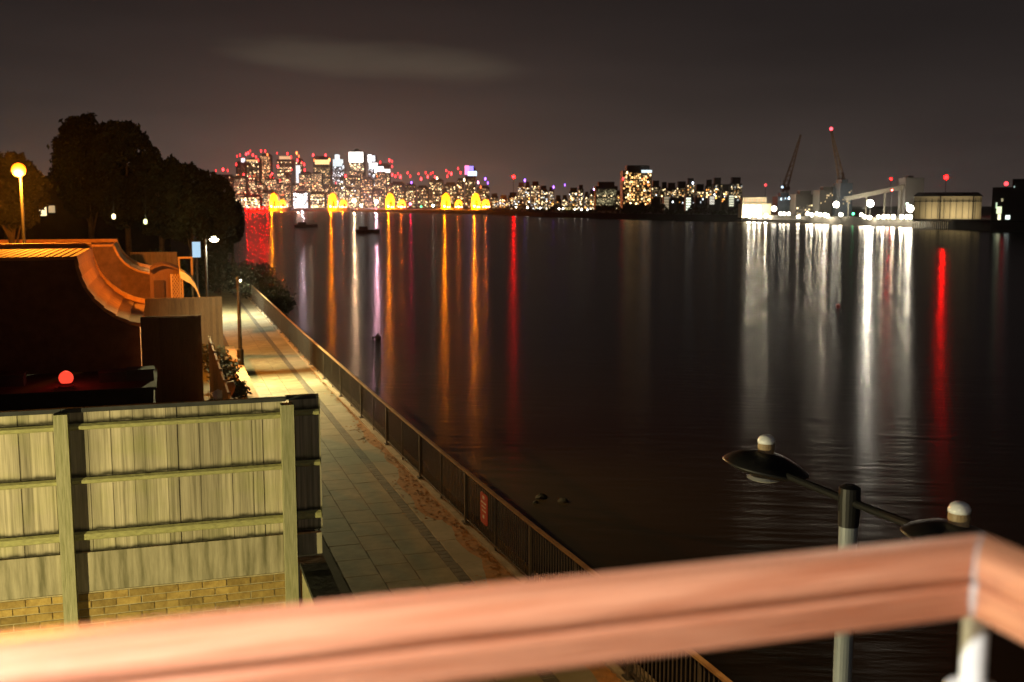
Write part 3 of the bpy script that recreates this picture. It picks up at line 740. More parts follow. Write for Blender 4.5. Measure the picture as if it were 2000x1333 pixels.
# trellis beside the planting strip
t = thing('garden_trellis', 'orange-lit trellis running beside the planting strip towards the fence', 'trellis')
TX = 1.22; zt = 2.22
MB().bar((TX, 22.5, zt), (TX, 35.2, zt), .05, .05).build('top_rail', M_plank, t)
MB().bar((TX, 22.5, .5), (TX, 35.2, .5), .04, .05).build('bottom_rail', M_plank, t)
y = 22.6; k = 0
while y < 35.2:
    if k % 6 == 0: MB().bx(TX - .04, TX + .04, y - .04, y + .04, -.02, zt + .06).build('post', M_plank, t)
    else: MB().bx(TX - .012, TX + .012, y - .02, y + .02, .525, zt - .026).build('slat', M_plank, t)
    y += .3; k += 1
for zz in (1.0, 1.5): MB().bx(TX + .014, TX + .028, 22.5, 35.2, zz - .02, zz + .02).build('slat', M_plank, t)
# planter wall, pot, crate, bag, shrubs
M_pl = mat('planter_brick', (0.42, 0.25, 0.11), 0.9, (0.26, 0.15, 0.065), 3, bump=0.3)
t = thing('planter_wall', 'low brick planter wall along the left edge of the path', 'wall')
MB().bx(2.27, 2.59, 23.0, 47.2, -.02, .38).build('wall_body', M_pl, t)
y = 23.0
while y < 47: MB().bx(2.24, 2.62, y, y + .59, .382, .44).build('coping_slab', M_pl, t); y += .6
pp = PY(440, 757, 32.5)
t = thing('plant_pot', 'round terracotta pot on the planting strip by the path', 'pot', loc=(pp.x, 32.5, 0))
MB().lathe((0, 0, pp.z - .30), [(.13, -.02 - pp.z + .30), (.15, 0), (.25, .15), (.29, .32), (.25, .48), (.21, .50), (.20, .46)], 20).build('pot_body', mat('terracotta', (.50, .22, .08), .8, (.38, .15, .05), 5), t, smooth=True)
pa = PY(462, 768, 31.0)
t = thing('brick_planter_box', 'square terracotta planter box at the near end of the planting strip', 'planter', loc=(1.80, 30.6, 0))
MB().bx(-.42, .42, -1.4, 1.4, -.02, .72).build('box_body', mat('terracotta_box', (.50, .20, .07), .85, (.36, .13, .045), 3), t)
MB().bx(-.34, .34, -1.3, 1.3, .722, .76).build('soil', M_ground, t)
pw = PY(426, 770, 27.5)
t = thing('plastic_bag', 'small crumpled white bag beside the trellis', 'bag', loc=(pw.x, 27.5, pw.z - .16))
b = MB().ball((0, 0, .14), .15, 10, 8, .9); b.v = [(x * random.uniform(.75, 1.2), y * random.uniform(.75, 1.2), z * random.uniform(.85, 1.1)) for x, y, z in b.v]
b.build('bag_body', M_white, t)
MB().bx(-.25, .25, -.25, .25, -(pw.z - .16) - .02, 0).build('plinth', mat('plinth', (.08, .05, .03), .9, (.05, .03, .02), 3), t)

def leaves(centers, n, size, m, name, parent, flat=.6, rs=1):
    rr = random.Random(rs); b = MB()
    tot = sum(c[3] ** 2 for c in centers)
    for (cx, cy_, cz, r) in centers:
        for i in range(int(n * r * r / tot)):
            while True:
                d = Vector((rr.uniform(-1, 1), rr.uniform(-1, 1), rr.uniform(-1, 1)))
                if .05 < d.length < 1: break
            d = d.normalized() * (d.length ** .45) * r * (rr.uniform(.82, 1.14) if rr.random() > .12 else rr.uniform(1.1, 1.6))
            p = Vector((cx, cy_, cz)) + Vector((d.x, d.y, d.z * .85))
            s = size * rr.uniform(.5, 1.3)
            u = Vector((rr.uniform(-1, 1), rr.uniform(-1, 1), rr.uniform(-1, 1))).normalized(); w = u.orthogonal().normalized()
            b.add([p - u * s, p + w * s * flat, p + u * s, p - w * s * flat], [(0, 1, 2, 3)])
    return b.build(name, m, parent)
M_leaf = mat('leaf_dark', (0.035, 0.035, 0.014), 0.8, (0.018, 0.019, 0.008), .6)
M_leafl = mat('leaf_green', (0.10, 0.11, 0.035), 0.8, (0.05, 0.06, 0.02), .9)
M_bark = mat('bark', (0.12, 0.09, 0.06), 0.95, (0.06, 0.045, 0.03), 3, bump=0.6)
def shrub(label, loc, r, h, n=900, m=None, size=.07, rs=1, group='shrubs on the planting strip'):
    t = thing('shrub', label, 'shrub', group, loc=loc); rr = random.Random(rs)
    cs = [(rr.uniform(-r, r) * .6, rr.uniform(-r, r) * .6, h * rr.uniform(.35, .8), r * rr.uniform(.45, .7)) for _ in range(7)]
    leaves(cs, n, size, m or M_leaf, 'foliage', t, rs=rs)
    b = MB()
    for k in range(4): b.tube((rr.uniform(-.1, .1), rr.uniform(-.1, .1), -.02), (rr.uniform(-r, r) * .5, rr.uniform(-r, r) * .5, h * .6), .02, .008, 5)
    b.build('stems', M_bark, t)
shrub('dark rounded shrub behind the square terracotta planter', (1.8, 34.5, 0), .5, 1.1, rs=2)
shrub('brown leafy shrub beside the trellis end by the planter wall', (1.75, 38.5, 0), .6, 1.2, rs=3)
shrub('dim shrub in front of the tan plank fence', (1.6, 43.5, 0), .6, .9, rs=4)

# illuminated information panel
iy = 72.0; a, b_ = PY(375, 473, iy), PY(392, 503, iy)
t = thing('information_panel', 'pale blue illuminated information panel on a post by the dark trees', 'sign', loc=((a.x + b_.x) / 2, iy, 0))
w = b_.x - a.x; MB().bx(-w/2 - .05, w/2 + .05, .012, .14, b_.z - .05, a.z + .05).build('case', M_black, t)
MB().bx(-w/2, w/2, -.004, .010, b_.z, a.z).build('screen', emit('blue_screen', (.42, .72, .95), .95), t)
MB().bx(-.07, .07, .03, .11, -.02, b_.z - .052).build('post', M_black, t)

# ================================================================== TREES ON THE LEFT BANK
def tree(label, cx, cy_, rx, ry, Y, rs, n=9000, m=None, size=.2, group='dark trees on the near bank'):
    rr = random.Random(rs); c = PY(cx, cy_, Y); sx = abs(PY(cx + rx, cy_, Y).x - c.x); sz = abs(PY(cx, cy_ - ry, Y).z - c.z)
    t = thing('broadleaf_tree', label, 'tree', group, loc=(c.x, Y, 0))
    cs = []
    for k in range(170):
        while True:
            d = Vector((rr.uniform(-1, 1), rr.uniform(-1, 1), rr.uniform(-1, 1)))
            if d.length < 1: break
        q = (d.length ** .62); d = d.normalized() * q
        r = sx * rr.uniform(.07, .24)
        cs.append((d.x * (sx - r * .6), d.y * sx * .85, c.z + d.z * (sz - r * .6), r))
    leaves(cs, n, size, m or M_leaf, 'crown', t, rs=rs + 50)
    b = MB(); zb = c.z - sz * .35; r0 = .12 + sx * .05
    b.tube((0, 0, -.02), (0, 0, zb * .6), r0 * 1.2, r0 * .8, 9); b.tube((0, 0, zb * .6), (rr.uniform(-.2, .2), 0, c.z), r0 * .8, r0 * .3, 8)
    for k in range(9):
        q = rr.choice(cs); z0 = rr.uniform(.45, .95) * zb
        b.tube((0, 0, z0), (q[0] * .85, q[1] * .85, q[2]), r0 * .4, r0 * .08, 6)
    b.build('trunk', M_bark, t)
    return t
tree('tallest dark tree, its twin-peaked crown right of the orange lamp', 172, 330, 70, 108, 92, 11, 20900)
tree('broad dark tree second from the orange lamp', 245, 340, 72, 112, 88, 12, 20900)
tree('dark tree in the middle of the row sloping down to the river', 312, 382, 62, 88, 86, 13, 18050)
tree('dark lower tree fourth along the row towards the river', 372, 400, 55, 84, 84, 14, 17100)
tree('dark tree nearest the river at the end of the row', 420, 425, 44, 88, 82, 15, 15200)
tree('small dark tree overhanging the river edge below the skyline', 452, 432, 26, 46, 96, 16, 8550)
tree('tree glowing faintly behind the orange sodium lamp', 18, 372, 80, 78, 66, 17, 15200, M_leaf, .19)
shrub('tall dim bush under the trees left of the information panel', (PY(335, 470, 78).x, 78, 0), 1.5, 2.6, 1600, M_leafl, .13, 21, 'bushes under the trees')
shrub('dim lit bush behind the orange plank fence', (PY(290, 470, 79).x, 79, 0), 1.7, 3.0, 1800, M_leafl, .13, 22, 'bushes under the trees')
shrub('leafy bush leaning over the end of the swept roof', (PY(250, 470, 76).x, 76, 0), 1.3, 3.2, 1500, M_leafl, .13, 23, 'bushes under the trees')
shrub('black bush where the path disappears under the trees', (PY(428, 540, 80).x, 80, 0), 1.6, 3.0, 1800, M_leaf, .13, 24, 'bushes under the trees')
shrub('black bush hanging over the far end of the river railing', (5.9, 77, -.6), 1.6, 3.2, 2200, M_leaf, .13, 25, 'bushes under the trees')
shrub('dark scrub on the river bank below the railing end', (7.2, 88, -2.8), 1.9, 2.4, 2200, M_leaf, .14, 26, 'bushes under the trees')
shrub('dark scrub jutting into the river past the railing end', (9.0, 97, -3.2), 1.5, 1.3, 1500, M_leaf, .14, 27, 'bushes under the trees')

for x, y, c, e, lb in ((222, 423, (1, .86, .45), 2.2, 'small yellow lantern hanging in the trees above the swept roof end'), (284, 433, (.92, .95, .40), 1.4, 'small greenish lantern hanging in the trees above the orange plank fence')):  # added lights stand in for house windows hidden behind the crowns
    p = PY(x, y, 79.5); t = thing('hanging_lantern', lb, 'lantern', 'lanterns in the trees', loc=(p.x, 79.5, p.z))
    MB().tube((0, 0, .15), (.1, .3, 2.2), .015, n=5).build('cord', M_black, t)
    MB().lathe((0, 0, 0), [(.07, -.2), (.13, -.12), (.13, .1), (.05, .18)], 8).build('glass', emit('lantern_%d' % x, c, e), t)
    lamp('POINT', (0, -.3, 0), 130, c, t, .05)
# house with lit windows behind the trees
M_dark = mat('dark_render', (0.05, 0.042, 0.036), 0.9, (0.03, 0.026, 0.022), .7)
HYY = 150.0
t = thing('terrace_house', 'dark house behind the trees with lit yellow windows beside the lamp', 'house')
a, b_ = PY(-120, 380, HYY), PY(330, 380, HYY)
MB().bx(a.x, b_.x, HYY, HYY + 9, -.02, a.z).build('wall', M_dark, t)
MB().prism([(a.x - .4, a.z + .004), (b_.x + .4, a.z + .004), ((a.x + b_.x) / 2 + 6, a.z + 2.4), ((a.x + b_.x) / 2 - 6, a.z + 2.4)], HYY - .4, HYY + 9.4).build('roof', M_dark, t)
for (x0, x1, y0, y1, c, s) in ((68, 90, 398, 422, (1, .78, .42), 1.6), (95, 107, 402, 416, (1, .7, .35), .5), (50, 56, 404, 420, (1, .7, .5), .22), (216, 229, 412, 430, (1, .85, .5), .8), (279, 290, 420, 438, (.95, .9, .4), .55), (303, 309, 420, 430, (.9, .8, .4), .2)):
    p, q = PY(x0, y1, HYY - .1), PY(x1, y0, HYY - .1)
    w = MB().bx(p.x - .1, q.x + .1, HYY - .06, HYY - .002, p.z - .1, q.z + .1).build('window', M_dark, t)
    MB().bx(p.x, q.x, HYY - .09, HYY - .062, p.z, q.z).build('pane', emit('lit_pane_%d' % x0, c, s), w)
pl = PY(9, 412, 72)
t = thing('white_lamp', 'small white lamp on a thin post left of the sodium lamp', 'lamp', loc=(pl.x, 72, 0))
MB().tube((0, 0, -.02), (0, 0, pl.z - .25), .06).build('post', M_black, t)
MB().ball((0, 0, pl.z), .22).build('globe', emit('cool_white', (.85, .85, 1), 8), t)

# ================================================================== ON THE RIVER
M_hull = mat('dark_hull', (0.02, 0.018, 0.018), 0.6, (0.012, 0.01, 0.01), 2)
def boat(label, x, y, L_, Hh):
    p = PZ(x, y, WZ); t = thing('barge', label, 'boat', 'moored boats on the river', loc=(p.x, p.y, WZ), rz=-YAW + .25)
    pr = [(-.5, .55), (-.46, -.15), (.40, -.15), (.52, .6)]
    b = MB(); W = L_ * .26
    for s, z in ((.55, -.15), (1, .45), (.92, .6)):
        for (u, v) in ((-.5, -.5), (.30, -.5), (.54, 0), (.30, .5), (-.5, .5)): b.v.append((u * L_ * (.92 + .08 * s), v * W * s, z * Hh))
    for k in range(2):
        for i in range(5): b.f.append((5*k + i, 5*k + (i+1) % 5, 5*k + 5 + (i+1) % 5, 5*k + 5 + i))
    b.f += [(0, 1, 2, 3, 4), (10, 11, 12, 13, 14)]
    b.build('hull', M_hull, t)
    MB().bx(-.35 * L_, .02 * L_, -.3 * W, .3 * W, .6 * Hh + .003, 1.15 * Hh).build('cabin', M_hull, t)
    return t
boat('small dark boat moored farther out below the golden piers', 597, 444, 10.5, 2.0)
boat('larger dark boat moored below the white-topped towers', 717, 455, 8.6, 2.0)
pb_ = PZ(738, 661, WZ)
t = thing('mooring_buoy', 'dark cone-topped buoy trailing a ripple in mid river', 'buoy', loc=(pb_.x, pb_.y, WZ))
MB().lathe((0, 0, 0), [(.16, -.2), (.24, .05), (.24, .14), (.10, .2), (.04, .4)], 14).build('float', M_hull, t)
MB().lathe((-.35, .1, 0), [(.06, -.1), (.10, .05), (.03, .14)], 8).build('tether_float', M_hull, t)
pb_ = PZ(1637, 600, WZ)
t = thing('mooring_buoy', 'small dim red buoy left of the bright white reflections', 'buoy', loc=(pb_.x, pb_.y, WZ))
MB().lathe((0, 0, 0), [(.12, -.1), (.18, .06), (.16, .2), (.05, .3)], 14).build('float', mat('buoy_red', (.35, .04, .02), .5, (.25, .03, .02), 3), t)
for i, (x, y, r, lb) in enumerate(((1057, 968, .19, 'dark stone on the mud, largest of three beyond the red notice'), (1100, 975, .17, 'dark stone on the mud, rightmost of three beyond the red notice'), (1047, 978, .10, 'small flat stone on the mud, leftmost of three beyond the red notice'))):
    zz = -3.1; p = PZ(x, y, zz)
    zz = max(shore_z(p.x), WZ) - .02; p = PZ(x, y, zz + .1)
    b = MB().ball((0, 0, .02), r, 9, 6, .7); b.v = [(a * random.uniform(.8, 1.3), c * random.uniform(.8, 1.3), d * random.uniform(.8, 1.2)) for a, c, d in b.v]
    o = b.build('stone', mat('dark_stone', (.03, .025, .018), .8, (.015, .012, .01), 6, bump=.5)); o.location = (p.x, p.y, zz)
    tag(o, lb, 'stone', 'stones on the foreshore')
p = PZ(501, 541, -3.0)
t = thing('moored_dinghy', 'small dark boat with two yellow lights under the river bank', 'boat', loc=(p.x, p.y, WZ), rz=.9)
b = MB()
for s, z in ((.6, -.1), (1, .5)):
    for (u, v) in ((-.5, -.5), (.25, -.5), (.55, 0), (.25, .5), (-.5, .5)): b.v.append((u * 3.4, v * 1.3 * s, z))
for i in range(5): b.f.append((i, (i+1) % 5, 5 + (i+1) % 5, 5 + i))
b.f += [(0, 1, 2, 3, 4), (5, 6, 7, 8, 9)]
b.build('hull', M_hull, t)
for u in (-.3, .25): MB().ball((u, 0, .62), .11).build('deck_light', emit('deck_yellow', (1, .75, .3), 5), t)

# ================================================================== FAR CITY (local x = across the view, local y = away)
WARM, AMBER, COOL, PINK, BLUE, GREEN = (1, .74, .38), (1, .42, .09), (.86, .93, 1), (1, .35, .75), (.25, .45, 1), (.05, .9, .35)
M_tow = mat('tower_cladding', (0.035, 0.032, 0.028), 0.6, (0.022, 0.02, 0.017), .02)
E = lambda c, s: emit('window_%d_%d_%d_%d' % (c[0]*99, c[1]*99, c[2]*99, s*100), c, s, False)
def frame(name, label, cat, x, d, group=None, z=.5, turn=0.0):
    p = PD(x, HY, d); return thing(name, label, cat, group, loc=(p.x, p.y, z), rz=-YAW - turn)
def zat(y, d, x=1000, z=.5): return PD(x, y, d).z - z
def windows(t, W, z0, z1, c, s, dens, cw, ch, rr, y=-.4, xo=0.0, fill=.68, side=0):
    cw *= .72; ch *= .78
    bins = [MB(), MB(), MB(), MB()]; nc = max(1, int(W / cw)); nr = max(1, int((z1 - z0) / ch))
    dark = [rr.random() < .16 for _ in range(nr)]; gain = [rr.uniform(.55, 1.3) for _ in range(nr)]
    for i in range(nc):
        for j in range(nr):
            lit_ = not dark[j] and rr.random() < dens * 1.15 * gain[j]
            if not lit_ and (dens < .2 or rr.random() > .55): continue
            b = bins[rr.choice((0, 0, 0, 1, 1, 2))] if lit_ else bins[3]  # last bin: dim panes added in unlit cells to lighten the facades
            cx = xo - W/2 + (i + .5 + rr.uniform(-.22, .22)) * W / nc; cz = z0 + (j + .5 + rr.uniform(-.28, .28)) * (z1 - z0) / nr
            w = W / nc * fill * rr.uniform(.7, 1.2); h = (z1 - z0) / nr * fill * rr.uniform(.8, 1.1)
            b.add([(cx-w/2, y, cz-h/2), (cx+w/2, y, cz-h/2), (cx+w/2, y, cz+h/2), (cx-w/2, y, cz+h/2)], [(0, 1, 2, 3)])
    for b, f in zip(bins, (.8, 2.2, 6.0, .14)):
        if b.f:
            o = b.build('lit_windows', E(c, s * f), t); o['kind'] = 'stuff'
def beacon(t, x, z, r, c=(1, .05, .04), s=6.0, y=-.5, name='warning_light', sample=False):
    MB().tube((x, y + r, z - r * 3), (x, y + r, z), r * .2, n=5).build('mast', M_tow, t)
    MB().ball((x, y, z), r, 8, 6, 2.2).build(name, emit('beacon_%d%d%d_%d' % (c[0]*9, c[1]*99, c[2]*99, s*10), c, s, sample), t)
def tower(label, x0, x1, yt, d, wins=(), reds=(), crown=None, rs=1, group='towers of the far skyline', z=.5, name='tower', extra=None):
    rr = random.Random(rs); xm = (x0 + x1) / 2; t = frame(name, label, 'tower', xm, d, group, z)
    W = (x1 - x0) / F * d; H = zat(yt, d, xm, z); k = d / F
    MB().bx(-W/2, W/2, 0, W * .9, -.6, H).build('tower_body', M_tow, t)
    MB().bx(-W*.36, W*.36, W*.1, W*.7, H + .01, H + 5).build('plant_room', M_tow, t)
    for (y0, y1, c, s, dens, cwpx, chpx) in wins:
        windows(t, W * .96, zat(y1, d, xm, z), min(H - .5, zat(y0, d, xm, z)), c, s, dens, cwpx * k, chpx * k, rr)
    for (x, y, c) in reds: beacon(t, (x - xm) * k, zat(y, d, xm, z), rr.uniform(1.0, 1.5) * k, c, rr.choice((4.0, 8.0, 16.0)))
    if crown:                                     # lit crown block(s): (x0, x1, y0, y1, colour, strength)
        for (a, b_, y0, y1, c, s) in crown:
            MB().bx((a - xm) * k, (b_ - xm) * k, -1.2, W * .5, zat(y1, d, xm, z), zat(y0, d, xm, z)).build('lit_crown', emit('crown_%d_%d_%d' % (a, y0, s * 10), c, s, False), t)
    return t
RD = (1, .025, .03); OR = (1, .18, .04); PU = (.35, .12, 1); WH = (1, .95, .85)
D1 = 4300
tower('narrow dark tower topped by three red lights at the edge of the trees', 424, 456, 344, D1 - 500, [(346, 420, WARM, .7, .18, 4, 4)], [(424, 334, RD), (438, 332, RD), (447, 334, RD)], rs=31)
tower('tower thick with red lights at the left end of the skyline', 463, 482, 318, D1, [(322, 412, WARM, .8, .42, 3.4, 4), (340, 400, OR, .8, .16, 4, 5)], [(466, 306, RD), (472, 304, RD), (478, 312, RD), (464, 322, RD), (478, 342, RD), (481, 358, RD)], [(474, 479, 310, 318, COOL, 1.6)], rs=32)
tower('second tower thick with red lights, beside the leftmost one', 484, 508, 312, D1 - 80, [(316, 412, WARM, .9, .5, 3.6, 3.6), (330, 380, OR, .7, .15, 4, 5)], [(484, 302, RD), (488, 300, RD), (492, 296, RD), (497, 304, RD), (503, 308, RD), (507, 314, RD)], [(484, 507, 313, 316, (1, .6, .25), 1.2)], rs=33)
tower('slim brown tower with a pair of bright red lights on its roof', 511, 531, 304, D1 + 60, [(306, 410, (1, .55, .25), .6, .6, 3.2, 3.4), (330, 400, OR, .9, .14, 4, 5)], [(513, 296, RD), (521, 296, RD), (525, 303, OR), (533, 340, RD), (536, 350, RD)], rs=34)
tower('wide warm-lit tower with red lights at both roof corners', 543, 572, 312, D1, [(316, 412, WARM, 1.0, .62, 3.4, 3.6), (355, 410, WARM, 1.5, .4, 4, 5)], [(544, 300, RD), (564, 301, RD), (571, 308, RD), (545, 326, RD), (571, 332, RD)], [(548, 568, 306, 312, (1, .6, .3), .9)], rs=35)
tower('thin tower with a white light strip and burning red top', 579, 592, 312, D1 + 40, [(318, 410, WARM, .8, .4, 3, 4)], [(582, 300, OR), (586, 306, OR), (583, 314, RD), (592, 318, RD), (596, 322, RD)], [(580, 588, 324, 358, COOL, 1.3)], rs=36)
tower('broad grey tower with a golden band under its roof', 614, 646, 308, D1, [(326, 395, WARM, .45, .6, 3, 3), (370, 410, WARM, 1.2, .5, 4, 4)], [(614, 304, RD), (638, 304, RD), (616, 314, OR), (645, 313, OR), (603, 344, RD)], [(617, 645, 313, 322, (1, .72, .3), 1.5)], rs=37)
tower('stepped pale blue tower narrowing to a peak', 650, 674, 322, D1 + 20, [(324, 410, COOL, .8, .55, 3, 3)], [(676, 345, RD)], [(656, 663, 303, 312, COOL, 1.6), (652, 670, 312, 326, (.8, .92, .95), 1.1)], rs=38)
t = tower('tall square tower with a brilliant white crown and pyramid roof', 684, 712, 298, D1 + 100, [(320, 345, (1, .75, .45), 1.0, .75, 4, 3), (345, 400, WARM, .7, .3, 3.5, 4)], [], [(683, 711, 298, 318, (1, .98, .9), 3.0)], rs=39)
k = (D1 + 100) / F; zt_ = zat(297.9, D1 + 100, 698)
MB().add([(-11*k, 2, zt_), (11*k, 2, zt_), (11*k, 24*k, zt_), (-11*k, 24*k, zt_), (0, 12*k, zt_ + 8*k)], [(0, 1, 4), (1, 2, 4), (2, 3, 4), (3, 0, 4), (3, 2, 1, 0)]).build('pyramid_roof', mat('pyramid_steel', (.4, .38, .36), .4, (.3, .28, .27), .05), t)
tower('brilliant white tower with a notched top right of the pyramid roof', 720, 736, 304, D1, [(330, 400, COOL, 1.2, .5, 3, 3)], [], [(720, 727, 303, 318, (1, 1, 1), 3), (728, 734, 305, 316, (.9, .95, 1), 2.0), (722, 738, 319, 330, (1, .97, .95), 2.4)], rs=40)
tower('white-lit block stepping down beside the notched tower', 738, 762, 322, D1 - 60, [(340, 368, WARM, 1.0, .6, 4, 4), (368, 405, WARM, .6, .3, 4, 4)], [(762, 314, RD), (767, 326, RD), (767, 316, RD), (744, 318, RD)], [(733, 750, 326, 340, (.95, .97, 1), 2.6), (748, 762, 331, 338, (1, .95, .85), 1.8), (738, 752, 350, 368, (.92, .95, 1), 1.7)], rs=41)
# lower blocks in front of the towers
low = [(470, 508, 384, (1, .8, .4), 'pale-lit riverside block below the red-lit towers', 1.5), (512, 536, 376, WARM, 'riverside block left of the first golden pier', .7),
       (573, 602, 376, (1, .97, .92), 'blazing white riverside block between the first golden piers', 2.4), (606, 634, 378, WARM, 'warm riverside block left of the second golden pier', 1.4),
       (664, 674, 348, (1, .85, .5), 'thin pale column-like block above the second golden pier', 1.4), (676, 704, 346, WARM, 'brown-windowed block below the white crown', .7),
       (705, 728, 350, (1, .6, .28), 'dark block with brown windows below the notched white tower', .55), (729, 750, 372, WARM, 'low dark block left of the third golden pier', .8)]
for i, (a, b_, yt, c, lb, s) in enumerate(low):
    tower(lb, a, b_, yt, 3000 - i * 7, [(yt + 2, 412, c, s, .55 if s < 1 else .75, 3.6, 3.6), (yt + 6, 412, COOL, s, .10, 3.6, 4)], rs=60 + i, group='riverside blocks below the skyline', name='riverside_block')
rr = random.Random(77); x = 458; i = 0
while x < 775:
    w = rr.uniform(14, 26); yt = rr.uniform(336, 366)
    tower('dim tan block glimpsed between the tall towers, %s from the dark trees' % ord_(i), x, x + w, yt, 3700 + rr.uniform(0, 200), [(yt + 1, 412, (1, .66, .36), .5, .6, 3, 3.2), (yt + 4, 412, WARM, 1.0, .15, 3, 3.4), (yt + 4, 412, OR, .8, .08, 4, 4)], [(x + w * .5, yt - 6, RD)] if rr.random() < .4 else [], rs=300 + i, group='dim blocks between the towers', name='infill_block')
    x += w + rr.uniform(-2, 1); i += 1
# mid skyline with red and violet lights
mid = [(764, 790, 358, [(767, 342, RD), (773, 345, RD), (783, 346, RD), (778, 340, RD)], 'block crowned with red lights right of the white towers'),
       (792, 812, 362, [(797, 338, RD), (802, 345, RD), (804, 357, PU)], 'block with one violet and two red roof lights'),
       (815, 836, 366, [(818, 340, RD), (823, 350, RD), (832, 338, RD), (836, 346, RD)], 'dark block with four red lights above the green signal'),
       (838, 866, 352, [(842, 340, RD), (846, 338, RD), (850, 346, RD), (854, 349, WARM)], 'wide warm-windowed block before the fourth golden pier'),
       (868, 892, 360, [(872, 334, RD), (877, 338, RD), (882, 340, RD), (874, 345, RD)], 'block with a tuft of red lights above the fourth golden pier'),
       (893, 906, 352, [(895, 330, RD), (900, 338, RD), (907, 352, WARM)], 'slim dark block with two red lights beside the violet-topped tower'),
       (932, 956, 366, [(948, 350, PU), (953, 358, PU), (934, 357, PINK), (939, 366, OR)], 'dark block with violet and pink lights right of the violet-topped tower')]
for i, (a, b_, yt, rd, lb) in enumerate(mid):
    tower(lb, a, b_, yt, 3300 - i * 30, [(yt + 2, 412, WARM, .8, .38, 3.6, 3.8), (yt + 10, 412, (1, .55, .25), .6, .15, 4, 4)], rd, rs=80 + i, group='middle of the far skyline')
tower('slim tower with a glowing violet and pink top', 909, 929, 328, 3350, [(350, 412, WARM, .7, .3, 3.6, 4)], [], [(908, 916, 324, 342, (1, .25, .55), 2.0), (916, 925, 325, 334, (.35, .25, 1), 1.8), (914, 931, 335, 344, (.55, .75, 1), 2.4)], rs=99)
# low waterside town between the piers and the lit apartment tower
rr = random.Random(5); x = 958; i = 0; side_lights = {1003: None}
while x < 1212:
    w = rr.uniform(9, 19); yt = rr.uniform(368, 390) - (10 if 1010 < x < 1050 else 0)
    d = bank_d(x) * 1.0 + 420 + rr.uniform(0, 200)
    reds = []
    for bx_, by_, c_ in ((1025, 353, PU), (1081, 366, PU), (1103, 362, PU), (1160, 370, (.6, .4, .9))):
        if x <= bx_ < x + w + 1.5: reds.append((bx_, by_, c_))
    tower('low waterside block with warm windows, %s rightwards from the last golden pier' % ord_(i), x, x + w, yt, d,
          [(yt + 2, 410, WARM, .9, .42, 3.4, 3.6), (yt + 4, 410, AMBER, .8, .10, 3.4, 4), (yt + 4, 410, COOL, 1.0, .10, 3.4, 4)], reds, rs=120 + i, group='low waterside town', name='waterside_block')
    x += w + rr.uniform(-.5, 2.5); i += 1
# red beacon mast
d = 1500; t = frame('beacon_mast', 'thin mast with a lone bright red light above the low waterside town', 'mast', 1003, d); k = d / F
MB().tube((0, 0, -.6), (0, 0, zat(352, d, 1003)), .6, .3).build('mast', M_tow, t)
MB().ball((0, 0, zat(346, d, 1003)), 2.6 * k, 10, 8).build('red_light', emit('mast_red', (1, .0006, .0008), 330), t)
# dim greenish gasholder-like block
tower('dim rounded greenish block left of the lit apartment tower', 1163, 1206, 364, 1250, [(368, 402, (.8, .7, .38), .22, .8, 3, 3), (376, 402, WARM, .7, .12, 3.4, 3.6)], rs=150, group='low waterside town', name='waterside_block')
# lit apartment tower
d = 1000
t = tower('tall apartment tower with orange windows and a red corner light', 1216, 1272, 334, d, [(338, 400, (1, .55, .18), 1.1, .40, 5, 5.2), (338, 400, WARM, 1.3, .16, 5, 5.2), (345, 404, (1, .25, .05), .8, .10, 5, 5)], [(1216, 350, RD), (1224, 338, WARM)],
          [(1252, 1272, 333, 338, (.8, .95, 1), 1.3)], rs=151, group='apartment blocks opposite', name='apartment_tower')
kk = d / F; xm = 1244
MB().bx((1236 - xm) * kk, (1268 - xm) * kk, 3, 18, zat(333.5, d, xm), zat(324, d, xm)).build('roof_pavilion', M_tow, t)
# housing right of it
rr = random.Random(9); x = 1272; i = 0
while x < 1446:
    w = rr.uniform(12, 24); yt = rr.uniform(358, 376)
    d = bank_d(x) + 150 + rr.uniform(0, 60)
    reds = [(1352, 358, (.8, .85, 1))] if x <= 1352 < x + w + 2 else []
    tower('dim housing block with few warm windows, %s to the right of the apartment tower' % ord_(i), x, x + w, yt, d,
          [(yt + 2, 386, WARM, 1.0, .32, 4, 4.2), (yt + 2, 400, AMBER, .9, .10, 4, 4.5), (yt + 4, 404, COOL, .9, .08, 4, 6)], reds, rs=160 + i, group='housing opposite', name='housing_block')
    x += w + rr.uniform(-1, 2); i += 1
# lit stairwells standing out as tall pale strips
for (x0, x1, y0, y1, c, s, lb) in ((1297, 1306, 384, 412, (1, .8, .5), .35, 'dim pale lit stair tower left of the bright one'), (1340, 1349, 386, 412, (.95, 1, .8), 1.3, 'bright pale stair tower among the dim housing'), (1386, 1395, 384, 400, (1, .95, .8), 1.0, 'short pale stair tower nearest the dock'), (1424, 1433, 382, 404, (.95, .95, .7), .9, 'pale stair tower just left of the dock lights')):
    d = bank_d((x0 + x1) / 2) + 110; xm = (x0 + x1) / 2; t = frame('stair_tower', lb, 'stair tower', xm, d, 'stair towers opposite'); k = d / F
    MB().bx(-(x1-x0)/2*k - .6, (x1-x0)/2*k + .6, .3, 6, -.6, zat(y0 - 2, d, xm)).build('stair_shaft', M_tow, t)
    nf = 5; zb_, ztt = zat(y1, d, xm), zat(y0, d, xm)
    for q in range(nf): MB().bx(-(x1-x0)/2*k, (x1-x0)/2*k, -.1, .29, zb_ + (ztt-zb_)*q/nf + .25, zb_ + (ztt-zb_)*(q+1)/nf - .25).build('stair_window', E(c, s), t)
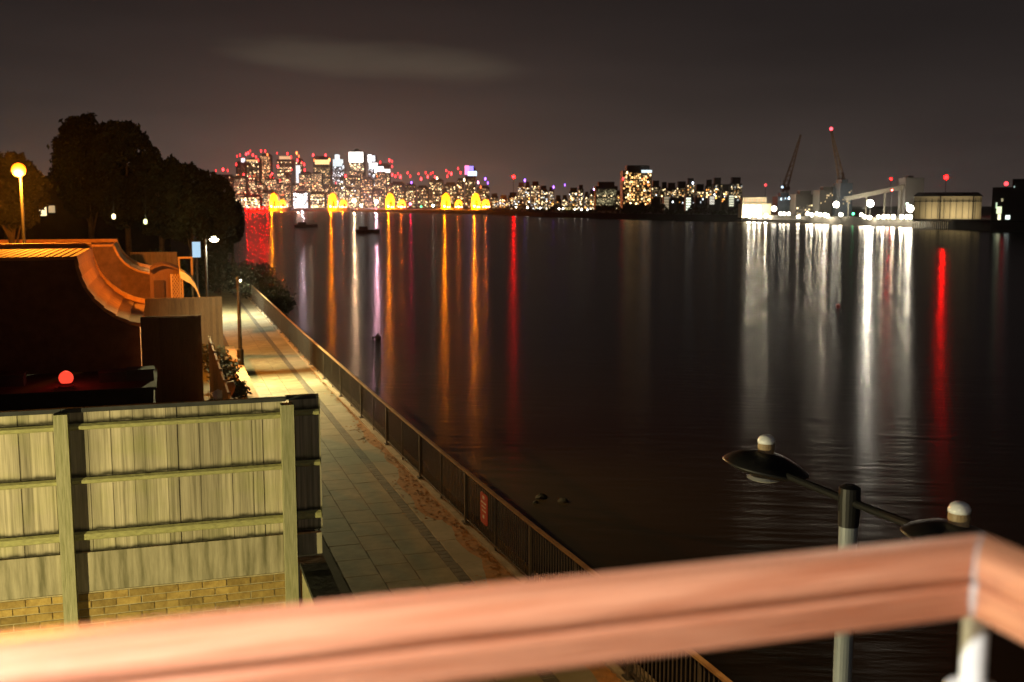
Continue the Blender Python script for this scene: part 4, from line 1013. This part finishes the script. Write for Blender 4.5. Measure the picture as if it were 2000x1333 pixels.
# lamps along the dark far embankment
M_pole = mat('dark_pole', (0.03, 0.03, 0.03), .6, (.02, .02, .02), 3)
for i, (x, y) in enumerate([(1008, 405), (1030, 406), (1055, 407), (1092, 408), (1100, 408), (1123, 409), (1136, 410), (1148, 410)]):
    d = bank_d(x) + 12; t = frame('embankment_lamp', 'white lamp on the far embankment, %s rightwards from the lone red beacon' % ord_(i), 'lamp', x, d, 'lamps on the far embankment'); k = d / F
    MB().tube((0, 0, -.6), (0, 0, zat(y, d, x)), .12, n=6).build('pole', M_pole, t)
    MB().ball((0, 0, zat(y, d, x)), 1.5 * k, 8, 6).build('bulb', emit('embank_white', (1, .93, .78), 18), t)
t = frame('lit_kiosk', 'long low yellow-lit frontage between the embankment lamps', 'building', 1113, bank_d(1113) + 25); k = (bank_d(1113) + 25) / F
MB().bx(-12*k, 12*k, .2, 8, -.6, zat(403, bank_d(1113) + 25, 1113)).build('wall', M_tow, t)
MB().bx(-11*k, 11*k, -.1, .19, zat(410, bank_d(1113) + 25, 1113), zat(405, bank_d(1113) + 25, 1113)).build('lit_front', E((1, .75, .3), 1.0), t)
# dark trees standing on the far embankment, one mass
b = MB(); rr = random.Random(12)
for i in range(2600):
    x = rr.uniform(950, 1445); d = bank_d(x) + rr.uniform(4, 40); hmax = 4.5 + 2.5 * math.sin(x * .07) + 1.5 * math.sin(x * .21)
    p = PD(x, HY, d); q = Vector((p.x, p.y, .4 + rr.uniform(0, 1) ** .8 * max(2, hmax))); s = rr.uniform(.5, 1.3)
    u = Vector((rr.uniform(-1, 1), rr.uniform(-1, 1), rr.uniform(-1, 1))).normalized(); w = u.orthogonal().normalized()
    b.add([q - u*s, q + w*s, q + u*s, q - w*s], [(0, 1, 2, 3)])
tag(b.build('far_treeline', M_leaf), 'low black belt of trees along the far embankment', 'trees', kind='stuff')

# ------------------------------------------------------------------ flood barrier piers with golden hoods
M_hood = mat('hood_steel', (0.62, 0.56, 0.44), 0.45, (0.48, 0.42, 0.32), .3, spec=.6)
M_pier = mat('pier_concrete', (0.10, 0.09, 0.08), 0.9, (0.06, 0.055, 0.05), .2)
def hood(t, x0, x1, y0, y1, xm, d, power, c):
    k = d / F; a, b_ = (x0 - xm) * k, (x1 - xm) * k; zb, zt = zat(y1, d, xm, WZ), zat(y0, d, xm, WZ); D_ = (b_ - a) * 1.1
    N_ = 9; outer = []; inner = []
    for i in range(N_ + 1):                       # a shell that rises straight and curls over like a helmet
        th = math.pi * i / N_
        outer.append(((a + b_) / 2 - (b_ - a) / 2 * math.cos(th) * (1 if th < 1.6 else .96), zb + (zt - zb) * (math.sin(th) ** .72)))
        inner.append(((a + b_) / 2 + .06 * (b_ - a) - (b_ - a) / 2 * .45 * math.cos(th), zb + (zt - zb) * .48 * (math.sin(th) ** .8)))
    prof = outer + inner[::-1]
    n = len(prof); b = MB(); vs = [(x, 0, z) for x, z in prof] + [(x, D_, z) for x, z in prof]
    fs = [(i, i+1, 2*N_ - i, 2*N_ + 1 - i) for i in range(N_)]
    fs += [tuple(n + q for q in f[::-1]) for f in fs] + [(i, n + i, n + (i+1) % n, (i+1) % n) for i in range(n)]
    b.add(vs, fs); b.build('hood', M_hood, t)
    MB().bx((a + b_) / 2 - .2*(b_-a), (a + b_) / 2 + .3*(b_-a), D_ * .35, D_ * .8, zb - .5, zb + (zt - zb) * .5).build('machine_house', M_pier, t)
    fl = MB().box((a + .1*(b_-a), -9, zb - 1.2), (1.6, 1.6, 2.2)).build('floodlight', M_pole, t)
    lamp('POINT', (a + .32*(b_-a), -7.0, zb + 4.0), power, c, t, .6)
def pier(label, xt, xs, d, st=1.0, hs=1.0):
    xm = (xt + xs) / 2; t = frame('barrier_pier', label, 'barrier pier', xm, d, 'flood barrier piers', WZ); k = d / F
    a, b_ = (xt - 12 - xm) * k, (xs + 12 - xm) * k
    zc = zat(406, d, xm, WZ)
    n = 10; b = MB(); pr = []
    for i in range(n + 1):
        th = math.pi / 2 + math.pi * i / n; pr.append((a + 5 + 5 * math.cos(th), 10 + 10 * math.sin(th)))
    for i in range(n + 1):
        th = -math.pi / 2 + math.pi * i / n; pr.append((b_ - 5 + 5 * math.cos(th), 10 + 10 * math.sin(th)))
    m_ = len(pr); b.add([(x, y - 6, -1) for x, y in pr] + [(x, y - 6, zc) for x, y in pr], [tuple(range(m_)), tuple(range(m_, 2*m_))] + [(i, (i+1) % m_, m_ + (i+1) % m_, m_ + i) for i in range(m_)])
    b.build('pier_base', M_pier, t)
    hood(t, xt - 9, xt + 9, 377, 404, xm, d, 13000 * st, (1, .40, .03)); hood(t, xs - 8, xs + 8, 390, 405, xm, d, 7000 * st, (1, .33, .03))
    # lamps that throw the golden and white streaks on the river
    MB().ball(((xt - 2 - xm) * k, -13, zc + 2.0), 1.05, 10, 8).build('gold_lamp', emit('gold_lamp', (1, .22, .001), 11000), t)
    MB().ball(((xs - xm) * k, -13, zc + 1.5), 1.2, 10, 8).build('gold_lamp', emit('gold_lamp2', (1, .16, .004), 900), t)
    for q, xx in enumerate((xt + 4, xt + 8, xs - 5, xs + 3, xs + 7)):
        MB().ball(((xx - xm) * k, -12, zc + 1.0), 1.0, 8, 6).build('deck_lamp', emit('pier_white', (1, .9, .7), 5, False), t)
    return t, xm, k, zc
PD_ = 1780
piers = [pier('leftmost golden hooded barrier pier, partly behind the trees', 535, 552, PD_ + 60, .9), pier('second golden hooded barrier pier from the left', 650, 671, PD_ + 20),
         pier('third golden hooded barrier pier, below the notched white tower', 762, 785, PD_ - 40), pier('fourth golden hooded barrier pier from the left', 871, 896, PD_ - 120), pier('rightmost golden hooded barrier pier', 929, 949, PD_ - 200)]
# navigation signals hung on the piers
def signal(pi, x, y, c, s, r, name='navigation_signal'):
    t, xm, k, zc = piers[pi]; d = k * F
    MB().tube(((x - xm) * k, -12.5, zc - .5), ((x - xm) * k, -12.5, zat(y, d, xm, WZ)), .25, n=6).build('signal_post', M_pole, t)
    MB().ball(((x - xm) * k, -14, zat(y, d, xm, WZ)), r * k, 10, 8).build(name, emit('signal_%d' % x, c, s), t)
signal(2, 803, 399, (1, .01, .05), 1300, 1.2); signal(2, 824, 404, GREEN, 5, 1.8)
# red-lit closing gate beside the leftmost pier
d = PD_ + 90; t = frame('barrier_gate', 'row of glowing red signal lamps low over the water behind the tree edge', 'barrier gate', 512, d, None, WZ); k = d / F
MB().bx(-34*k, 12*k, 0, 6, -1, 3.0).build('gate_sill', M_pier, t)
for q, x in enumerate((482, 490, 498, 507, 514, 522)):
    MB().ball(((x - 512) * k, -2, zat(408, d, 512, WZ)), 2.2, 10, 8).build('red_signal', emit('gate_red', (1, .0001, .0001), 1300), t)
for x, c, s in ((697, (1, .03, .01), 250), (735, (1, .02, .02), 250)):
    d = PD_ + 40; t = frame('red_marker', 'red signal lamp at the waterline %s the third golden pier' % ('well left of' if x < 700 else 'just left of'), 'signal lamp', x, d, None, WZ); k = d / F
    MB().tube((0, 0, -1), (0, 0, zat(411, d, x, WZ)), .5, n=8).build('pile', M_pole, t)
    MB().ball((0, 0, zat(410, d, x, WZ)), 1.3, 10, 8).build('red_signal', emit('marker_%d' % x, c, s), t)
# floodlit quay wall and white quay floodlights behind the piers
d = 2150
t = frame('quay_wall', 'long peach-lit quay wall at the water between the first two golden piers', 'quay', 592, d, None, WZ); k = d / F
MB().bx(-32*k, 34*k, 0, 8, -1, zat(408, d, 592, WZ)).build('wall', mat('quay_concrete', (.5, .4, .3), .8, (.4, .32, .24), .3), t)
lamp('POINT', (-8*k, -14, zat(402, d, 592, WZ)), 120000, (1, .62, .32), t, .8); lamp('POINT', (16*k, -14, zat(402, d, 592, WZ)), 90000, (1, .62, .32), t, .8)
for i, (x, y, c, s, r, lb) in enumerate(((590, 396, (1, .70, .76), 1300, 2.4, 'white floodlight above the peach-lit quay'), (669, 400, (.75, .85, .9), 900, 1.8, 'cool floodlight beside the second golden pier'), (692, 392, (1, .58, .30), 3600, 2.4, 'warm floodlight below the white-crowned tower'),
       (735, 394, (1, .45, .55), 3600, 2.4, 'pinkish floodlight left of the third golden pier'), (706, 402, (.7, .8, .7), 200, 1.8, 'faint greenish floodlight between the warm and pinkish ones'), (846, 402, (.9, .9, .6), 120, 1.8, 'faint floodlight left of the fourth golden pier'))):
    d = 2100; t = frame('quay_floodlight', lb, 'floodlight', x, d, None, WZ)
    MB().tube((0, 0, -1), (0, 0, zat(y, d, x, WZ)), .5, .3, 8).build('mast', M_pole, t)
    MB().ball((0, -1, zat(y, d, x, WZ)), r, 10, 8).build('bulb', emit('quay_flood_%d' % x, c, s), t)

# ------------------------------------------------------------------ working dock on the right
M_dock = mat('dock_timber', (0.018, 0.016, 0.013), .9, (.010, .009, .007), .6)
M_steelb = mat('blue_steel', (0.02, 0.032, 0.05), .6, (.013, .02, .03), .4)
M_cr = mat('crane_paint', (0.11, 0.06, 0.025), .7, (.07, .04, .02), .3)
M_pale = mat('pale_cladding', (0.40, 0.35, 0.23), .8, (.40, .35, .24), .3)
M_conv = mat('conveyor_cladding', (0.075, 0.07, 0.05), .8, (.05, .045, .035), .3)
def dock_lamp(x, y, r=.62, s=60, c=(1, .90, .72), off=0.0, label=None, i=[0], grp='dock lamps'):
    d = bank_d(x) + off; t = frame('dock_lamp', label, 'dock lamp', x, d, grp, .5); k = d / F; z = zat(y, d, x)
    MB().tube((0, .3, -1.5), (0, .3, z), .10, n=6).build('pole', M_pole, t)
    MB().ball((0, 0, z), r, 10, 8).build('bulb', emit('dock_%d_%d_%d' % (s, c[1]*99, c[2]*99), c, s), t)
    return t, d, k, z
# jetty deck and piles
d = bank_d(1545) - 18; t = frame('jetty', 'long black jetty deck on piles below the row of white dock lamps', 'jetty', 1545, d, None, WZ); k = d / F
MB().bx(-96*k, 100*k, 0, 12, zat(434, d, 1545, WZ), zat(430, d, 1545, WZ)).build('deck', M_dock, t)
for q in range(24): MB().tube(((-94 + q * 8.3) * k, 1 + (q % 2) * 9, -1.5), ((-94 + q * 8.3) * k, 1 + (q % 2) * 9, zat(434, d, 1545, WZ)), .22, n=6).build('pile', M_dock, t)
# lamps (x, y, strength, label)
dl = [(1454, 418, 52), (1464, 422, 46), (1474, 420, 40), (1484, 424, 24), (1497, 422, 60), (1525, 418, 5), (1532, 418, 6), (1541, 418, 4), (1560, 424, 12), (1578, 418, 6), (1586, 420, 26), (1596, 418, 5), (1603, 420, 12), (1612, 420, 56), (1617, 422, 8), (1643, 420, 9),
      (1683, 420, 6), (1690, 424, 12), (1699, 425, 60), (1717, 424, 8), (1726, 424, 44), (1735, 423, 6), (1746, 424, 44), (1762, 424, 56), (1772, 424, 20), (1779, 424, 60)]
for i, (x, y, s) in enumerate(dl):
    dock_lamp(x, y, .78, s * (17 if x < 1650 else 8), (1, .86, .62), -6, 'white dock lamp, %s from the left along the lit dock' % ord_(i))
for i, (x, y, s, lb) in enumerate(((1633, 400, 90, 'big glaring white floodlight right of the jetty lamps'), (1700, 398, 1500, 'brightest white floodlight, in front of the conveyor'), (1512, 408, 40, 'white lamp on a taller pole right of the lit dock office'), (1778, 408, 190, 'white floodlight at the corner of the pale warehouse'))):
    t, d, k, z = dock_lamp(x, y, 1.5, s * .55, (1, .90, .72), -4, lb)
t, d, k, z = dock_lamp(1667, 418, .6, 9, GREEN, -5, 'small green lamp between the two big floodlights')
t, d, k, z = dock_lamp(1772, 399, .7, 5, (.75, 1, .8), 3, 'pale green lamp under the conveyor head')
for x, y, s, lb in ((1741, 372, 120, 'tiny red light at the top of the conveyor'), ):
    d = bank_d(x) + 30; t = frame('red_lamp', lb, 'lamp', x, d); MB().tube((0, 0, -.6), (0, 0, zat(y, d, x)), .12, n=6).build('pole', M_pole, t)
    MB().ball((0, 0, zat(y, d, x)), .3, 8, 6).build('bulb', emit('red_small', (1, .04, .03), s), t)
# lit dock office
d = bank_d(1478) + 6; t = frame('dock_office', 'bright cream dock office with three glowing bays at the left end of the dock', 'building', 1478, d); k = d / F
MB().bx(-28*k, 28*k, 0, 12, -1.5, zat(398, d, 1478)).build('wall', M_pale, t)
MB().bx(-26*k, 20*k, 1.5, 9, zat(398, d, 1478) + .01, zat(386, d, 1478)).build('upper_storey', M_pale, t)
for q in range(3): MB().bx((-24 + q * 12) * k, (-15 + q * 12) * k, -.25, -.01, zat(420, d, 1478), zat(401, d, 1478)).build('glowing_bay', E((1, .88, .62), 4.0), t)
for q in range(5): MB().bx((-24 + q * 9) * k, (-19 + q * 9) * k, 1.25, 1.49, zat(395, d, 1478), zat(389, d, 1478)).build('window', E((1, .6, .3), .45), t)
lamp('POINT', (14*k, -6, 3), 2500, (1, .8, .5), t, .3)
# ship / plant house behind the jetty
rr = random.Random(44)
for (x0, x1, yt, m_, lb, ws) in ((1519, 1552, 384, M_steelb, 'blue-grey plant house with cool lights behind the jetty lamps', [(366, 392, (.6, .8, 1), 1.4, .3, 4, 5)]), (1554, 1600, 380, M_tow, 'dark plant building behind the middle of the jetty', [(400, 424, (1, .8, .45), .9, .3, 5, 5)]),
                             (1600, 1644, 372, M_tow, 'dark plant building behind the left big floodlight', [(376, 400, WARM, .9, .14, 5, 5)]), (1640, 1664, 358, M_steelb, 'square hopper tower beside the big right crane', [(366, 400, WARM, .3, .12, 5, 5)])):
    d = bank_d((x0 + x1) / 2) + 45; xm = (x0 + x1) / 2; t = frame('plant_building', lb, 'building', xm, d, 'dock buildings'); k = d / F
    MB().bx(-(x1-x0)/2*k, (x1-x0)/2*k, 0, 14, -1, zat(yt, d, xm)).build('wall', m_, t)
    MB().bx(-(x1-x0)*.3*k, (x1-x0)*.18*k, 2, 9, zat(yt, d, xm) + .01, zat(yt - 7, d, xm)).build('roof_house', m_, t)
    for (y0, y1, c, s, dens, cw, ch) in ws: windows(t, (x1-x0)*k*.9, zat(y1, d, xm), zat(max(y0, yt + 1), d, xm), c, s, dens, cw*k, ch*k, rr, y=-.15)
d = bank_d(1522) + 44; t = frame('light_mast', 'thin mast with two pale blue lights rising behind the jetty', 'mast', 1522, d); k = d / F
MB().tube((0, -1, -1), (0, -1, zat(352, d, 1522)), .3, .15, 6).build('mast', M_steelb, t)
for y in (366, 384): MB().ball((1.2, -1.4, zat(y, d, 1522)), .75, 8, 6).build('blue_light', emit('pale_blue', (.55, .8, 1), 2.2), t)
d = bank_d(1494) + 120; t = frame('beacon_mast', 'short mast with a red light above the lit dock office', 'mast', 1494, d)
MB().tube((0, 0, -1), (0, 0, zat(365, d, 1494)), .25, .15, 6).build('mast', M_tow, t)
MB().ball((0, -.3, zat(362, d, 1494)), .9, 8, 6).build('red_light', emit('red_mid', (1, .05, .06), 3), t)
# cranes
def crane(label, xb, yb, xt, yt, d, red=False, jibback=None):
    t = frame('dock_crane', label, 'crane', xb, d, 'dock cranes'); k = d / F
    zb = zat(yb, d, xb); tip = Vector(((xt - xb) * k, 2, zat(yt, d, xb)))
    for sx in (-1, 1):
        for sy in (0, 1): MB().tube((sx * 6*k, sy * 7, -1), (sx * 4*k, 1.5 + sy * 4, zb), .45, .35, 6).build('leg', M_cr, t)
    MB().bx(-6.5*k, 6.5*k, -.5, 7.5, zb, zb + 7*k).build('machine_cab', M_cr, t)
    b = MB(); base = Vector((0, 3, zb + 5*k)); ax = (tip - base).normalized(); u = ax.cross(Vector((0, 1, 0))).normalized(); w = Vector((0, 1, 0))
    nseg = 11; L_ = (tip - base).length
    def pt(f, i, j): r = (1.5 * (1 - f) + .35 * f); return base + ax * L_ * f + u * r * i + w * r * j
    for i in (-1, 1):
        for j in (-1, 1): b.tube(pt(0, i, j), pt(1, i, j), .28, .18, 5)
    for q in range(nseg):
        f0, f1 = q / nseg, (q + 1) / nseg; s = 1 if q % 2 else -1
        for j in (-1, 1): b.tube(pt(f0, -s, j), pt(f1, s, j), .17, n=4)
        for i in (-1, 1): b.tube(pt(f0, i, -s), pt(f1, i, s), .17, n=4)
    b.build('lattice_jib', M_cr, t)
    ap = Vector((-4*k if xt > xb else 4*k, 3, zb + 18*k))
    b = MB(); b.tube((-3*k, 1, zb + 6*k), ap, .3, n=5); b.tube((3*k, 5, zb + 6*k), ap, .3, n=5); b.build('a_frame', M_cr, t)
    MB().tube(ap, tip, .09, n=4).build('luffing_cable', M_pole, t)
    MB().tube(tip, tip - Vector((0, 0, 8*k)), .08, n=4).build('hoist_cable', M_pole, t)
    if red: MB().ball(tip + Vector((0, 0, .9)), 1.0, 8, 6).build('warning_light', emit('crane_red', (1, .06, .08), 5), t)
crane('left dock crane with its lattice jib leaning right', 1535, 372, 1561, 264, bank_d(1535) + 70)
crane('right dock crane with a red light on its jib tip', 1645, 358, 1620, 256, bank_d(1645) + 60, True)
# conveyor with its head house
d = bank_d(1715) + 22; t = frame('conveyor', 'long pale inclined conveyor gallery rising to a dark head house', 'conveyor', 1715, d); k = d / F
p0 = Vector(((1652 - 1715) * k, 2, zat(389, d, 1715))); p1 = Vector(((1772 - 1715) * k, 2, zat(364, d, 1715)))
MB().bar(p0, p1, 3.0, 2.2).build('gallery', M_conv, t)
for f in (.06, .35, .65, .92):
    q = p0.lerp(p1, f); MB().bar((q.x, 2, -1), (q.x, 2, q.z - 1.2), .6, .6).build('support_leg', M_conv, t)
MB().bx((1764 - 1715) * k, (1800 - 1715) * k, -2, 8, -1, zat(348, d, 1715)).build('head_house', M_tow, t)
MB().bx((1770 - 1715) * k, (1782 - 1715) * k, 0, 5, zat(348, d, 1715) + .01, zat(344, d, 1715)).build('roof_vent', M_tow, t)
# pale warehouse on piles
d = bank_d(1850) - 2; t = frame('warehouse', 'long pale ribbed warehouse with a dark roof on river piles', 'warehouse', 1850, d, None, .5, .38); k = d / F * .93
zw, zd = zat(384, d, 1850), zat(428, d, 1850)
MB().bx(-66*k, 66*k, 0, 22, zd, zw).build('wall', M_pale, t)
for q in range(34):
    MB().bx((-66 + q*4 - .45) * k, (-66 + q*4 + .45) * k, -.55, -.004, zd + .1, zw - .8).build('cladding_rib', M_conv if q % 3 == 0 else M_pale, t)
MB().bx(-66*k, 66*k, -.5, -.29, zat(395, d, 1850), zat(392.5, d, 1850)).build('gutter', M_conv, t)
for x_ in (-14, 50): MB().bx((x_ - 1)*k, (x_ + 1)*k, -.6, -.3, zd, zw).build('downpipe', M_dock, t)
MB().add([(-69*k, -1.5, zw + .01), (69*k, -1.5, zw + .01), (69*k, 23, zw + .01), (-69*k, 23, zw + .01), (-60*k, 11, zw + 9*k), (60*k, 11, zw + 9*k)], [(0, 1, 5, 4), (1, 2, 5), (2, 3, 4, 5), (3, 0, 4), (3, 2, 1, 0)]).build('roof', M_dock, t)
MB().bx(-67*k, 68*k, -2.2, 3, zd - 1.1, zd - .01).build('deck', M_dock, t)
for q in range(36): MB().tube(((-66 + q * 3.8) * k, -1.6 + (q % 2) * 2, WZ - 1.5), ((-66 + q * 3.8) * k, -1.6 + (q % 2) * 2, zd - 1.1), .2, n=6).build('pile', M_pale, t)
for x_ in (-30, 10, 40): lamp('SPOT', (x_ * k, -7, zd + 1.5), 2600, (1, .80, .48), t, .3, 140, (x_ * k, 3, zd + 6), name='wall_flood')
# red beacon above the warehouse, on a slender mast behind it
d = bank_d(1845) + 160; t = frame('beacon_mast', 'tall thin mast behind the warehouse with a bright red light', 'mast', 1845, d); k = d / F
MB().tube((0, 0, -1), (0, 0, zat(350, d, 1845)), .3, .15, 6).build('mast', M_pole, t)
MB().ball((0, -.4, zat(347, d, 1845)), 1.15, 10, 8).build('red_light', emit('red_strong', (1, .0003, .0003), 330), t)
d = bank_d(1740) + 160; t = frame('beacon_mast', 'thin mast with a small red light behind the conveyor', 'mast', 1738, d)
MB().tube((0, 0, -1), (0, 0, zat(352, d, 1738)), .3, .15, 6).build('mast', M_pole, t)
MB().ball((0, -.4, zat(350, d, 1738)), .45, 10, 8).build('red_light', emit('red_strong2', (1, .0006, .0006), 400), t)
# dark building at the right edge
d = bank_d(1975) - 8; t = frame('wharf_building', 'tall dark wharf building at the right edge with greenish lit windows', 'building', 1975, d, None, .5, .43); k = d / F * .92
MB().bx(-38*k, 60*k, 0, 24, WZ - 2, zat(366, d, 1975)).build('lower_block', M_tow, t)
MB().bx(0*k, 60*k, 1, 23, zat(366, d, 1975) + .01, zat(350, d, 1975)).build('upper_block', M_tow, t)
for (x0, x1, y0, y1, c, s) in ((-30, -27, 396, 408, (.75, 1, .65), .9), (-28, -18, 404, 418, (.9, 1, .6), 1.3), (-25, -19, 419, 430, (1, .95, .6), 1.6), (-10, -1, 421, 429, (.85, 1, .9), 1.8), (-20, -16, 388, 394, (1, .9, .5), .4), (3, 5, 364, 367, (.7, 1, .9), .6)):
    MB().bx(x0*k, x1*k, -.25, -.004 if y0 > 366 else .99, zat(y1, d, 1975), zat(y0, d, 1975)).build('lit_window', E(c, s), t)
MB().tube((-12*k, 3, zat(366, d, 1975)), (-12*k, 3, zat(360, d, 1975)), .2, n=6).build('mast', M_pole, t)
MB().ball((-12*k, 2.5, zat(359, d, 1975)), .8, 8, 6).build('warning_light', emit('edge_red', (1, .05, .06), 4), t)
MB().bx(-36*k, 58*k, -3, 0, zat(434, d, 1975), zat(431, d, 1975)).build('quay_ledge', M_dock, t)

# ================================================================== haze added for a soft glow around the lights
def haze_box():
    m = bpy.data.materials.new('haze_air'); m.use_nodes = True; N = m.node_tree.nodes; L = m.node_tree.links
    for n in list(N):
        if n.type != 'OUTPUT_MATERIAL': N.remove(n)
    v = N.new('ShaderNodeVolumePrincipled'); v.inputs['Color'].default_value = (.9, .9, .9, 1)
    v.inputs['Density'].default_value = HAZE; v.inputs['Anisotropy'].default_value = .9
    L.new(v.outputs[0], [n for n in N if n.type == 'OUTPUT_MATERIAL'][0].inputs['Volume'])
    m.cycles.homogeneous_volume = True
    b = MB().bx(-2500, 6500, -150, 9000, -9, 330)
    o = b.build('haze', m); tag(o, 'thin damp night air over the river and city', 'haze', kind='stuff'); return o
HAZE = 2.2e-5
haze_box()
